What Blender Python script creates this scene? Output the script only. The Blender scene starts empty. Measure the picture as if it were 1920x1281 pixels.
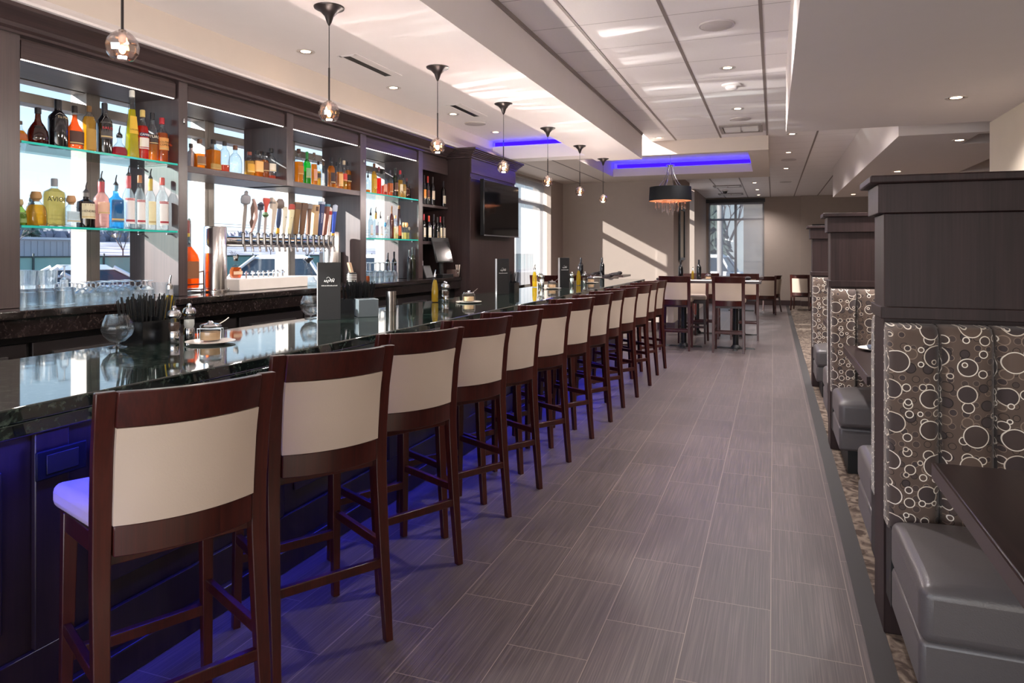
import bpy, bmesh, math, random
from math import sin, cos, pi, radians as R, sqrt
from mathutils import Vector, Matrix
random.seed(7)
SC = bpy.context.scene
COL = SC.collection
# ---------------------------------------------------------------- materials
def lin(h):
    h = h.lstrip('#'); r = []
    for i in (0, 2, 4):
        c = int(h[i:i+2], 16)/255.
        r.append(c/12.92 if c <= .04045 else ((c+.055)/1.055)**2.4)
    return tuple(r)
def new_mat(name):
    m = bpy.data.materials.new(name); m.use_nodes = True
    nt = m.node_tree; nt.nodes.clear()
    out = nt.nodes.new('ShaderNodeOutputMaterial')
    return m, nt, out
def N(nt, typ, **kw):
    n = nt.nodes.new(typ)
    for k, v in kw.items():
        if k in n.inputs: n.inputs[k].default_value = v
        else: setattr(n, k, v)
    return n
def L(nt, a, b): nt.links.new(a, b)
def math_n(nt, op, a, b=None, clamp=False):
    n = nt.nodes.new('ShaderNodeMath'); n.operation = op; n.use_clamp = clamp
    for i, x in enumerate((a, b)):
        if x is None: continue
        if isinstance(x, (int, float)): n.inputs[i].default_value = x
        else: L(nt, x, n.inputs[i])
    return n.outputs[0]
def mixc(nt, fac, a, b):
    n = nt.nodes.new('ShaderNodeMix'); n.data_type = 'RGBA'
    if isinstance(fac, (int, float)): n.inputs[0].default_value = fac
    else: L(nt, fac, n.inputs[0])
    for i, x in ((6, a), (7, b)):
        if isinstance(x, tuple): n.inputs[i].default_value = (*x[:3], 1)
        else: L(nt, x, n.inputs[i])
    return n.outputs[2]
def c4(c): return (*c[:3], 1)
def pbr(name, color, rough=.5, metal=0, var=.08, scale=8, bump=0, bscale=60, spec=.5, stretch=None, coat=0, sheen=0):
    """plain surface with a gentle noise in tone and an optional noise relief"""
    if isinstance(color, str): color = lin(color)
    m, nt, out = new_mat(name)
    b = N(nt, 'ShaderNodeBsdfPrincipled', Roughness=rough, Metallic=metal)
    b.inputs['Specular IOR Level'].default_value = spec
    b.inputs['Coat Weight'].default_value = coat
    b.inputs['Sheen Weight'].default_value = sheen
    tc = N(nt, 'ShaderNodeTexCoord'); vec = tc.outputs['Object']
    if stretch:
        mp = N(nt, 'ShaderNodeMapping'); mp.inputs['Scale'].default_value = stretch
        L(nt, vec, mp.inputs[0]); vec = mp.outputs[0]
    nz = N(nt, 'ShaderNodeTexNoise', Scale=scale, Detail=4.0); L(nt, vec, nz.inputs['Vector'])
    lo = tuple(max(0, c*(1-var)) for c in color); hi = tuple(min(1, c*(1+var)) for c in color)
    L(nt, mixc(nt, nz.outputs[0], lo, hi), b.inputs['Base Color'])
    if bump:
        n2 = N(nt, 'ShaderNodeTexNoise', Scale=bscale, Detail=3.0); L(nt, vec, n2.inputs['Vector'])
        bp = N(nt, 'ShaderNodeBump', Strength=bump, Distance=.002); L(nt, n2.outputs[0], bp.inputs['Height'])
        L(nt, bp.outputs[0], b.inputs['Normal'])
    L(nt, b.outputs[0], out.inputs[0])
    return m
def wood(name, c1, c2, rough=.35, axis='z', fine=1.0, coat=.1, spec=.4):
    c1, c2 = lin(c1), lin(c2)
    m, nt, out = new_mat(name)
    b = N(nt, 'ShaderNodeBsdfPrincipled', Roughness=rough); b.inputs['Coat Weight'].default_value = coat; b.inputs['Specular IOR Level'].default_value = spec
    b.inputs['Coat Roughness'].default_value = .2
    tc = N(nt, 'ShaderNodeTexCoord'); mp = N(nt, 'ShaderNodeMapping')
    mp.inputs['Scale'].default_value = {'z': (14, 14, .8), 'y': (14, .8, 14), 'x': (.8, 14, 14)}[axis]
    L(nt, tc.outputs['Object'], mp.inputs[0])
    nz = N(nt, 'ShaderNodeTexNoise', Scale=1.6*fine, Detail=6.0, Distortion=.6); L(nt, mp.outputs[0], nz.inputs['Vector'])
    mp2 = N(nt, 'ShaderNodeMapping')
    mp2.inputs['Scale'].default_value = {'z': (160, 160, 3), 'y': (160, 3, 160), 'x': (3, 160, 160)}[axis]
    L(nt, tc.outputs['Object'], mp2.inputs[0])
    n2 = N(nt, 'ShaderNodeTexNoise', Scale=1.0, Detail=2.0); L(nt, mp2.outputs[0], n2.inputs['Vector'])
    f = math_n(nt, 'ADD', math_n(nt, 'MULTIPLY', nz.outputs[0], .65), math_n(nt, 'MULTIPLY', n2.outputs[0], .45))
    cr = N(nt, 'ShaderNodeValToRGB'); cr.color_ramp.elements[0].position = .35; cr.color_ramp.elements[1].position = .75
    cr.color_ramp.elements[0].color = c4(c1); cr.color_ramp.elements[1].color = c4(c2)
    L(nt, f, cr.inputs[0]); L(nt, cr.outputs[0], b.inputs['Base Color'])
    bp = N(nt, 'ShaderNodeBump', Strength=.15, Distance=.001); L(nt, n2.outputs[0], bp.inputs['Height'])
    L(nt, bp.outputs[0], b.inputs['Normal'])
    L(nt, b.outputs[0], out.inputs[0])
    return m
def thin_glass(name, tint='#ffffff', edge=.25, rough=.02, base=.04, edgecol=None):
    """thin clear glass: tinted see-through plus a mirror that grows at grazing angles"""
    t = lin(tint) if isinstance(tint, str) else tint
    m, nt, out = new_mat(name)
    tr = N(nt, 'ShaderNodeBsdfTransparent')
    gl = N(nt, 'ShaderNodeBsdfGlossy', Roughness=rough)
    lw = N(nt, 'ShaderNodeLayerWeight', Blend=.35)
    e = edgecol if edgecol else tuple(c*(1-edge) for c in t)
    f3 = math_n(nt, 'POWER', lw.outputs['Facing'], 2.0)
    L(nt, mixc(nt, f3, t, e), tr.inputs[0])
    fac = math_n(nt, 'ADD', math_n(nt, 'MULTIPLY', math_n(nt, 'POWER', lw.outputs['Facing'], 3.0), .5), base, True)
    mx = N(nt, 'ShaderNodeMixShader'); L(nt, fac, mx.inputs[0]); L(nt, tr.outputs[0], mx.inputs[1]); L(nt, gl.outputs[0], mx.inputs[2])
    L(nt, mx.outputs[0], out.inputs[0])
    return m
def liquid(name, color, dense=.35, glow=.5):
    """tinted drink: light passes through coloured and is also scattered"""
    c = lin(color) if isinstance(color, str) else color
    m, nt, out = new_mat(name)
    tr = N(nt, 'ShaderNodeBsdfTransparent'); tr.inputs[0].default_value = c4(c)
    tl = N(nt, 'ShaderNodeBsdfTranslucent'); tl.inputs[0].default_value = c4(c)
    df = N(nt, 'ShaderNodeBsdfDiffuse'); df.inputs[0].default_value = c4(c)
    a = N(nt, 'ShaderNodeMixShader'); a.inputs[0].default_value = glow; L(nt, df.outputs[0], a.inputs[1]); L(nt, tl.outputs[0], a.inputs[2])
    b = N(nt, 'ShaderNodeMixShader'); b.inputs[0].default_value = dense; L(nt, tr.outputs[0], b.inputs[1]); L(nt, a.outputs[0], b.inputs[2])
    L(nt, b.outputs[0], out.inputs[0])
    return m
def emit(name, color, strength):
    c = lin(color) if isinstance(color, str) else color
    m, nt, out = new_mat(name)
    e = N(nt, 'ShaderNodeEmission', Strength=strength); e.inputs[0].default_value = c4(c)
    L(nt, e.outputs[0], out.inputs[0]); return m
_mc = {}
def flat(color, rough=.5, metal=0, kind='paint'):
    """cached plain material by colour"""
    k = (color, rough, metal, kind)
    if k not in _mc: _mc[k] = pbr('%s_%s' % (kind, color.lstrip('#')), color, rough, metal, var=.05, scale=20)
    return _mc[k]
# ---------------------------------------------------------------- meshes
class MB:
    def __init__(s): s.v = []; s.f = []; s.mi = []; s.cur = 0
    def add(s, vs, fs):
        o = len(s.v); s.v += [tuple(p) for p in vs]
        for f in fs: s.f.append([o+i for i in f]); s.mi.append(s.cur)
        return s
    def mat(s, i): s.cur = i; return s
    def box(s, x0, y0, z0, x1, y1, z1):
        x0, x1 = min(x0, x1), max(x0, x1); y0, y1 = min(y0, y1), max(y0, y1); z0, z1 = min(z0, z1), max(z0, z1)
        return s.add([(x0,y0,z0),(x1,y0,z0),(x1,y1,z0),(x0,y1,z0),(x0,y0,z1),(x1,y0,z1),(x1,y1,z1),(x0,y1,z1)],
              [(0,3,2,1),(4,5,6,7),(0,1,5,4),(1,2,6,5),(2,3,7,6),(3,0,4,7)])
    def cbox(s, x, y, z, sx, sy, sz): return s.box(x-sx/2, y-sy/2, z-sz/2, x+sx/2, y+sy/2, z+sz/2)
    def hexa(s, b, t):
        """solid between a bottom quad and a top quad"""
        return s.add(list(b)+list(t), [(0,3,2,1),(4,5,6,7),(0,1,5,4),(1,2,6,5),(2,3,7,6),(3,0,4,7)])
    def prism(s, poly, axis, a0, a1):
        """extrude a 2-D outline: axis x -> poly is (y,z); y -> (x,z); z -> (x,y)"""
        n = len(poly)
        def P(p, a): return {'x': (a, p[0], p[1]), 'y': (p[0], a, p[1]), 'z': (p[0], p[1], a)}[axis]
        vs = [P(p, a0) for p in poly]+[P(p, a1) for p in poly]
        fs = [tuple(range(n))[::-1], tuple(range(n, 2*n))]+[(i, (i+1) % n, n+(i+1) % n, n+i) for i in range(n)]
        return s.add(vs, fs)
    def lathe(s, prof, n=24, cx=0, cy=0, z0=0, sq=None, sx=1, sy=1, cap=True):
        """revolve (r,z); sq = superellipse power for squarish section"""
        vs = []; fs = []; k = len(prof)
        for r, z in prof:
            for i in range(n):
                a = 2*pi*(i+.5)/n; ca, sa = cos(a), sin(a); q = 1
                if sq: q = (abs(ca)**sq+abs(sa)**sq)**(-1/sq)
                vs.append((cx+r*q*ca*sx, cy+r*q*sa*sy, z0+z))
        for j in range(k-1):
            for i in range(n):
                fs.append((j*n+i, j*n+(i+1) % n, (j+1)*n+(i+1) % n, (j+1)*n+i))
        if cap:
            if prof[0][0] > 1e-5: fs.append(tuple(range(n))[::-1])
            if prof[-1][0] > 1e-5: fs.append(tuple((k-1)*n+i for i in range(n)))
        return s.add(vs, fs)
    def patch(s, r, z0, z1, a0, a1, n=10, cx=0, cy=0, sq=None, sx=1, sy=1, zn=1, r1=None):
        vs = []; fs = []
        for j in range(zn+1):
            rr = r if r1 is None else r+(r1-r)*j/zn
            for i in range(n+1):
                a = a0+(a1-a0)*i/n; ca, sa = cos(a), sin(a); q = 1
                if sq: q = (abs(ca)**sq+abs(sa)**sq)**(-1/sq)
                vs.append((cx+rr*q*ca*sx, cy+rr*q*sa*sy, z0+(z1-z0)*j/zn))
        for j in range(zn):
            for i in range(n): fs.append((j*(n+1)+i, j*(n+1)+i+1, (j+1)*(n+1)+i+1, (j+1)*(n+1)+i))
        return s.add(vs, fs)
    def tube(s, path, r, n=8, caps=True):
        path = [Vector(p) for p in path]; rs = r if isinstance(r, (list, tuple)) else [r]*len(path)
        vs = []; fs = []; up = None
        for i, p in enumerate(path):
            t = (path[min(i+1, len(path)-1)]-path[max(i-1, 0)]).normalized()
            if up is None: up = Vector((0, 0, 1)) if abs(t.z) < .9 else Vector((1, 0, 0))
            a = (up-t*up.dot(t)).normalized(); b = t.cross(a); up = a
            for k in range(n):
                w = 2*pi*k/n; vs.append(p+(a*cos(w)+b*sin(w))*rs[i])
        for j in range(len(path)-1):
            for k in range(n): fs.append((j*n+k, j*n+(k+1) % n, (j+1)*n+(k+1) % n, (j+1)*n+k))
        if caps: fs += [tuple(range(n))[::-1], tuple((len(path)-1)*n+k for k in range(n))]
        return s.add(vs, fs)
    def ball(s, x, y, z, r, n=12, m=8, sz=1):
        pr = [(max(r*sin(pi*j/m), 0), -r*cos(pi*j/m)*sz) for j in range(m+1)]
        return s.lathe(pr, n, x, y, z, cap=False)
    def build(s, name, mats, parent=None, loc=(0, 0, 0), rz=0, bevel=0, seg=2, smooth=True, ang=35, subsurf=0):
        me = bpy.data.meshes.new(name); me.from_pydata(s.v, [], s.f); me.update()
        if not isinstance(mats, (list, tuple)): mats = [mats]
        for m in mats: me.materials.append(m)
        if len(mats) > 1: me.polygons.foreach_set('material_index', s.mi)
        bm = bmesh.new(); bm.from_mesh(me); bmesh.ops.remove_doubles(bm, verts=bm.verts, dist=1e-6)
        bmesh.ops.recalc_face_normals(bm, faces=bm.faces); bm.to_mesh(me); bm.free()
        if smooth:
            me.polygons.foreach_set('use_smooth', [True]*len(me.polygons)); me.set_sharp_from_angle(angle=R(ang))
        o = bpy.data.objects.new(name, me); COL.objects.link(o)
        o.location = loc; o.rotation_euler[2] = rz
        if parent: o.parent = parent
        if bevel:
            b = o.modifiers.new('edge', 'BEVEL'); b.width = bevel; b.segments = seg; b.limit_method = 'ANGLE'; b.angle_limit = R(40)
        if subsurf:
            b = o.modifiers.new('round', 'SUBSURF'); b.levels = subsurf; b.render_levels = subsurf
        return o
def tag(o, label, cat, group=None, kind=None):
    o['label'] = label; o['category'] = cat
    if group: o['group'] = group
    if kind: o['kind'] = kind
    return o
def thing(name, label, cat, loc=(0, 0, 0), rz=0, group=None):
    o = bpy.data.objects.new(name, None); COL.objects.link(o); o.empty_display_size = .1
    o.location = loc; o.rotation_euler[2] = rz
    return tag(o, label, cat, group)
def struct(name, mb, m, parent=None, **kw):
    kw.setdefault('smooth', False)
    o = mb.build(name, m, parent, **kw)
    if parent is None: o['kind'] = 'structure'
    return o
def dup(root, loc, rz=None, label=None, group=None):
    r = root.copy(); COL.objects.link(r); r.location = loc
    if rz is not None: r.rotation_euler[2] = rz
    if label: r['label'] = label
    if group: r['group'] = group
    for ch in list(root.children):
        c_ = ch.copy(); COL.objects.link(c_); c_.parent = r
        for g in list(ch.children):
            d = g.copy(); COL.objects.link(d); d.parent = c_
    return r
def text_mesh(name, txt, size, m, parent=None, xform=None, depth=.0004, spacing=1.0):
    """lettering as a mesh; xform maps (u right, v up, w out) to local x,y,z"""
    cu = bpy.data.curves.new(name, 'FONT'); cu.body = txt; cu.size = size; cu.align_x = 'CENTER'; cu.align_y = 'CENTER'
    cu.extrude = depth; cu.resolution_u = 2; cu.space_character = spacing
    tmp = bpy.data.objects.new(name, cu); COL.objects.link(tmp)
    dg = bpy.context.evaluated_depsgraph_get(); me = bpy.data.meshes.new_from_object(tmp.evaluated_get(dg))
    bpy.data.objects.remove(tmp); bpy.data.curves.remove(cu)
    for v in me.vertices: v.co = Vector(xform(*v.co))
    me.name = name; me.materials.clear(); me.materials.append(m)
    o = bpy.data.objects.new(name, me); COL.objects.link(o)
    if parent: o.parent = parent
    return o
def interp(pts, z):
    for (a, b), (c_, d) in zip(pts, pts[1:]):
        if z <= c_: return b+(d-b)*(z-a)/(c_-a)
    return pts[-1][1]
# ---------------------------------------------------------------- camera
HC = 1.45
cam = bpy.data.cameras.new('camera'); cam_o = bpy.data.objects.new('camera', cam); COL.objects.link(cam_o)
cam.sensor_fit = 'HORIZONTAL'; cam.sensor_width = 36; cam.lens = 24.75
cam_o.location = (0, 0, HC); cam_o.rotation_euler = (R(90), 0, R(20.3655))
cam.shift_y = (474-640.5)/1920.; cam.clip_start = .05; cam.clip_end = 400
SC.camera = cam_o
SC.view_settings.view_transform = 'Standard'; SC.view_settings.look = 'None'; SC.view_settings.gamma = 1
SC.view_settings.use_curve_mapping = False
# ================================================================ room shell
def floor_mat():
    m, nt, out = new_mat('floor_tile')
    b = N(nt, 'ShaderNodeBsdfPrincipled')
    tc = N(nt, 'ShaderNodeTexCoord'); sp = N(nt, 'ShaderNodeSeparateXYZ'); L(nt, tc.outputs['Object'], sp.inputs[0])
    u = math_n(nt, 'DIVIDE', math_n(nt, 'ADD', sp.outputs[0], 1.23+30*.305), .305)
    row = math_n(nt, 'FLOOR', u); fu = math_n(nt, 'FRACT', u)
    off = math_n(nt, 'MULTIPLY', math_n(nt, 'MODULO', row, 2.0), .5)
    v = math_n(nt, 'ADD', math_n(nt, 'DIVIDE', math_n(nt, 'ADD', sp.outputs[1], -2.74+30*.6), .6), off)
    fv = math_n(nt, 'FRACT', v); cell = math_n(nt, 'ADD', math_n(nt, 'MULTIPLY', row, 7.31), math_n(nt, 'FLOOR', v))
    du = math_n(nt, 'MULTIPLY', math_n(nt, 'MINIMUM', fu, math_n(nt, 'SUBTRACT', 1.0, fu)), .305)
    dv = math_n(nt, 'MULTIPLY', math_n(nt, 'MINIMUM', fv, math_n(nt, 'SUBTRACT', 1.0, fv)), .6)
    d = math_n(nt, 'MINIMUM', du, dv)
    grout = math_n(nt, 'LESS_THAN', d, .0016)
    cb = N(nt, 'ShaderNodeCombineXYZ'); L(nt, math_n(nt, 'MULTIPLY', sp.outputs[0], 210.0), cb.inputs[0])
    L(nt, math_n(nt, 'MULTIPLY', sp.outputs[1], 2.2), cb.inputs[1]); L(nt, math_n(nt, 'MULTIPLY', cell, 3.7), cb.inputs[2])
    nz = N(nt, 'ShaderNodeTexNoise', Scale=1.0, Detail=3.0, Roughness=.6); L(nt, cb.outputs[0], nz.inputs['Vector'])
    wn = N(nt, 'ShaderNodeTexWhiteNoise'); wn.noise_dimensions = '1D'; L(nt, cell, wn.inputs['W'])
    cr = N(nt, 'ShaderNodeValToRGB'); e = cr.color_ramp.elements
    e[0].position = .24; e[0].color = c4(lin('#3a3231')); e[1].position = .78; e[1].color = c4(lin('#6e605e'))
    x = cr.color_ramp.elements.new(.5); x.color = c4(lin('#4e4444'))
    L(nt, math_n(nt, 'ADD', nz.outputs[0], math_n(nt, 'MULTIPLY', math_n(nt, 'SUBTRACT', wn.outputs[0], .5), .06)), cr.inputs[0])
    L(nt, mixc(nt, grout, cr.outputs[0], lin('#82746c')), b.inputs['Base Color'])
    L(nt, math_n(nt, 'ADD', math_n(nt, 'MULTIPLY', nz.outputs[0], .12), .34), b.inputs['Roughness'])
    bp = N(nt, 'ShaderNodeBump', Strength=.25, Distance=.001)
    L(nt, math_n(nt, 'SUBTRACT', nz.outputs[0], math_n(nt, 'MULTIPLY', grout, .6)), bp.inputs['Height']); L(nt, bp.outputs[0], b.inputs['Normal'])
    b.inputs['Specular IOR Level'].default_value = .4
    L(nt, b.outputs[0], out.inputs[0]); return m
def tile_ceiling_mat():
    m, nt, out = new_mat('ceiling_panels')
    b = N(nt, 'ShaderNodeBsdfPrincipled', Roughness=.45); b.inputs['Specular IOR Level'].default_value = .3
    tc = N(nt, 'ShaderNodeTexCoord'); sp = N(nt, 'ShaderNodeSeparateXYZ'); L(nt, tc.outputs['Object'], sp.inputs[0])
    v = math_n(nt, 'FRACT', math_n(nt, 'DIVIDE', math_n(nt, 'ADD', sp.outputs[1], 18-4.66), .6))
    seam = math_n(nt, 'LESS_THAN', v, .010)
    nz = N(nt, 'ShaderNodeTexNoise', Scale=60.0); L(nt, tc.outputs['Object'], nz.inputs['Vector'])
    c = mixc(nt, nz.outputs[0], lin('#efe8e6'), lin('#f5efed'))
    L(nt, mixc(nt, seam, c, lin('#9b908c')), b.inputs['Base Color'])
    L(nt, b.outputs[0], out.inputs[0]); return m
def granite_mat(name, dark, mid, fleck, rough=.06):
    m, nt, out = new_mat(name)
    b = N(nt, 'ShaderNodeBsdfPrincipled', Roughness=rough); b.inputs['Specular IOR Level'].default_value = .75
    tc = N(nt, 'ShaderNodeTexCoord')
    nz = N(nt, 'ShaderNodeTexNoise', Scale=26.0, Detail=8.0, Roughness=.7, Distortion=1.2); L(nt, tc.outputs['Object'], nz.inputs['Vector'])
    vo = N(nt, 'ShaderNodeTexVoronoi', Scale=70.0); L(nt, tc.outputs['Object'], vo.inputs['Vector'])
    cr = N(nt, 'ShaderNodeValToRGB'); e = cr.color_ramp.elements
    e[0].position = .42; e[0].color = c4(lin(dark)); e[1].position = .7; e[1].color = c4(lin(fleck))
    x = e.new(.56); x.color = c4(lin(mid))
    L(nt, math_n(nt, 'ADD', math_n(nt, 'MULTIPLY', nz.outputs[0], .85), math_n(nt, 'MULTIPLY', vo.outputs['Distance'], .18)), cr.inputs[0])
    L(nt, cr.outputs[0], b.inputs['Base Color']); L(nt, b.outputs[0], out.inputs[0]); return m
def carpet_mat():
    m, nt, out = new_mat('booth_carpet')
    b = N(nt, 'ShaderNodeBsdfPrincipled', Roughness=.95); b.inputs['Specular IOR Level'].default_value = .1
    tc = N(nt, 'ShaderNodeTexCoord')
    n1 = N(nt, 'ShaderNodeTexNoise', Scale=9.0, Detail=5.0, Distortion=2.0); L(nt, tc.outputs['Object'], n1.inputs['Vector'])
    n2 = N(nt, 'ShaderNodeTexNoise', Scale=300.0); L(nt, tc.outputs['Object'], n2.inputs['Vector'])
    cr = N(nt, 'ShaderNodeValToRGB'); e = cr.color_ramp.elements
    e[0].position = .4; e[0].color = c4(lin('#4a3f39')); e[1].position = .62; e[1].color = c4(lin('#85776b'))
    L(nt, n1.outputs[0], cr.inputs[0]); L(nt, cr.outputs[0], b.inputs['Base Color'])
    bp = N(nt, 'ShaderNodeBump', Strength=.6, Distance=.004); L(nt, n2.outputs[0], bp.inputs['Height']); L(nt, bp.outputs[0], b.inputs['Normal'])
    L(nt, b.outputs[0], out.inputs[0]); return m
def stone_mat(name, a, b_, scale=4):
    m, nt, out = new_mat(name)
    b = N(nt, 'ShaderNodeBsdfPrincipled', Roughness=.9)
    tc = N(nt, 'ShaderNodeTexCoord'); mp = N(nt, 'ShaderNodeMapping'); L(nt, tc.outputs['Object'], mp.inputs[0]); mp.inputs['Rotation'].default_value = (R(90), 0, 0)
    br = N(nt, 'ShaderNodeTexBrick', Scale=scale); br.inputs['Color1'].default_value = c4(lin(a)); br.inputs['Color2'].default_value = c4(lin(b_))
    br.inputs['Mortar'].default_value = c4(lin('#3a3430')); br.inputs['Mortar Size'].default_value = .015
    L(nt, mp.outputs[0], br.inputs['Vector'])
    n2 = N(nt, 'ShaderNodeTexNoise', Scale=14.0, Detail=5.0); L(nt, tc.outputs['Object'], n2.inputs['Vector'])
    L(nt, mixc(nt, math_n(nt, 'MULTIPLY', n2.outputs[0], .5), br.outputs[0], lin('#6a635e')), b.inputs['Base Color'])
    L(nt, b.outputs[0], out.inputs[0]); return m
M_FLOOR = floor_mat(); M_CEILT = tile_ceiling_mat(); M_CARPET = carpet_mat()
M_CEIL = pbr('ceiling_paint', '#f3ecea', .6, var=.02)
M_BULK = pbr('bulkhead_paint', '#d6c9bd', .7, var=.03)
M_WALL = pbr('wall_paint_taupe', '#a3948a', .75, var=.04, bump=.1, bscale=120)
M_WALL2 = pbr('wall_paint_beige', '#c9bdac', .75, var=.03, bump=.1, bscale=120)
M_BASEB = pbr('baseboard_dark', '#3c2a29', .4, var=.1)
M_STRIP = pbr('border_strip', '#1d1616', .6, var=.15, stretch=(40, 1, 1))
M_ALU = pbr('window_frame_grey', '#8f8984', .4, metal=.3, var=.03)
M_GRID = pbr('ceiling_grid_metal', '#8a7d78', .5, metal=.3, var=.05)
M_PANE = thin_glass('window_glass', '#eef3f4', edge=.1, base=.03)
M_ESP = wood('espresso_wood', '#33282a', '#4e3e3d', .32, 'z', spec=1.0)
M_ESPY = wood('espresso_wood_length', '#33282a', '#4e3e3d', .38, 'y')
M_COLW = wood('column_wood', '#261b1b', '#3a2a29', .4, 'z')
M_BLUE = emit('blue_led', (.006, .001, 1.0), 6)
CEILZ, SOF, TRAY, RING = 3.0, 2.664, 2.9, 2.81
YB, YF = -3.2, 20.8
struct('floor', MB().box(-4.1, YB, -.12, .322, YF, 0), M_FLOOR)
struct('floor_carpet', MB().box(.40, YB, -.12, 5.0, YF, 0), M_CARPET)
struct('trim_floor_border', MB().box(.322, YB, -.12, .40, YF, .003), M_STRIP)
# ceilings
struct('ceiling', MB().box(-1.594, YB, CEILZ, 5.0, 9.87, CEILZ+.1).box(-.06, 9.87, CEILZ, 5.0, YF, CEILZ+.1)
       .box(-1.9, 13.3, CEILZ, -.06, YF, CEILZ+.1), M_CEILT)
struct('ceiling_bar_beam', MB().box(-2.193, YB, SOF, -1.594, 9.14, CEILZ+.1), M_CEIL)
struct('ceiling_bar_tray', MB().box(-4.1, YB, TRAY, -2.193, 9.87, TRAY+.1), M_CEIL)
struct('ceiling_tray_end', MB().box(-4.1, 8.54, SOF, -2.193, 8.85, 2.835).box(-4.1, 8.66, 2.835, -2.193, 8.85, TRAY), M_CEIL)
struct('ceiling_bar_bulkhead', MB().box(-4.1, YB, SOF, -3.44, 8.54, TRAY), M_BULK)
m = MB()
hx0, hx1, hy0, hy1 = -2.69, -.32, 10.0, 12.45
m.box(-4.1, 8.85, RING, hx0, 13.4, CEILZ+.1).box(hx0, 9.87, RING, -.06, hy0, CEILZ+.1).box(hx1, hy0, RING, -.06, 13.4, CEILZ+.1).box(hx0, hy1+.1, RING, hx1, 13.4, CEILZ+.1)
m.box(hx0, hy1, RING, hx1, hy1+.1, 2.955)
struct('ceiling_feature_ring', m, M_BULK)
struct('ceiling_feature_tray', MB().box(hx0-.05, hy0-.05, 3.06, hx1+.05, hy1+.15, 3.16), M_CEIL)
struct('ceiling_soffit_right', MB().box(.1, YB, 2.463, 1.9, 6.36, CEILZ+.05), pbr('soffit_paint', '#ddd4d0', .65, var=.02))
m = MB()   # second soffit, with two openings let into it
for (x0, x1, y0, y1) in ((1.02, 1.64, 6.9, 14.1), (1.64, 5, 6.9, 7.0), (1.64, 2.18, 7.62, 14.1), (2.18, 5, 7.62, 8.15), (2.18, 5, 10.2, 14.1)):
    m.box(x0, y0, 2.463, x1, y1, CEILZ+.05)
struct('ceiling_soffit_dining', m, pbr('soffit_paint_dining', '#d2c8c3', .65, var=.02))
struct('ceiling_soffit_recess', MB().box(1.6, 6.95, 2.75, 5, 10.3, 2.8), pbr('recess_tan', '#b99d74', .7, var=.03))
# ceiling grid channels
for i, x in enumerate((-1.254, -.663, -.0766, .53, 1.12)):
    y1 = 9.87 if i < 3 else YF
    struct('trim_%d' % (i+1), MB().box(x-.011, YB, CEILZ-.004, x+.011, y1, CEILZ+.01), M_GRID)
for i, x in enumerate((-1.254, -.663, -.0766)):
    struct('trim_%d' % (i+6), MB().box(x-.012, 13.4, CEILZ-.006, x+.012, YF, CEILZ+.01), M_GRID)
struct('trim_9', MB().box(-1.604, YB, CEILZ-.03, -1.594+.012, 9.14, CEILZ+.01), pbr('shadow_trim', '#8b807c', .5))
for i, x in enumerate((-3.55, -3.05)):
    struct('trim_%d' % (i+10), MB().box(x-.01, 8.85, RING-.004, x+.01, 13.4, RING+.01), M_GRID)
# blue cove strips: the two glowing LED runs of the trays
m = MB().box(-3.43, 8.60, 2.845, -2.2, 8.655, 2.892)
tag(m.build('cove_light', M_BLUE), 'glowing blue strip light along the recess over the back bar', 'light')
m = MB().box(-2.62, hy1+.02, 2.965, hx1-.01, hy1+.09, 3.02).box(hx0-.045, 10.75, 2.965, hx0-.005, hy1+.09, 3.02)
tag(m.build('cove_light', M_BLUE), 'glowing blue strip light around the recess above the drum chandelier', 'light')
# left outside wall with the bar windows, then the tall shaded window
m = MB()
m.box(-4.25, YB, 0, -4.1, 9.3, 1.08).box(-4.25, 9.3, 0, -4.1, 12.6, .55).box(-4.25, YB, 2.51, -4.1, 8.2, 3.1).box(-4.25, 8.2, 2.72, -4.1, 12.6, 3.1)
m.box(-4.25, YB, 1.08, -4.1, 1.2, 2.51).box(-4.25, 6.98, 1.08, -4.1, 9.3, 2.72)
struct('wall_left', m, M_WALL)
# roof eave outside, over the windows
def window(n, x, y0, y1, z0, z1, mull, trans, fw=.05):
    r = bpy.data.objects.new('window_%d' % n, None); COL.objects.link(r); r['kind'] = 'structure'
    m = MB()
    m.box(x-.06, y0, z0, x+.06, y0+fw, z1).box(x-.06, y1-fw, z0, x+.06, y1, z1).box(x-.06, y0, z0, x+.06, y1, z0+fw).box(x-.06, y0, z1-fw, x+.06, y1, z1)
    for y in mull: m.box(x-.07, y-.048, z0, x+.07, y+.048, z1).box(x+.07, y-.02, z0, x+.075, y+.02, z1)
    for z in trans: m.box(x-.06, y0, z-.03, x+.06, y1, z+.03)
    m.build('window_frame', M_ALU, r, bevel=.004, smooth=False)
    ys = [y0]+list(mull)+[y1]
    for a, b in zip(ys, ys[1:]): MB().box(x-.006, a, z0, x+.0, b, z1).build('pane', M_PANE, r, smooth=False)
    return r
window(1, -4.16, 1.2, 6.98, 1.08, 2.51, (2.27, 3.3, 4.295, 5.285, 6.28), (2.36,))
window(2, -4.16, 9.3, 12.6, .55, 2.72, (10.15, 11.0), (2.36,))
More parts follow.
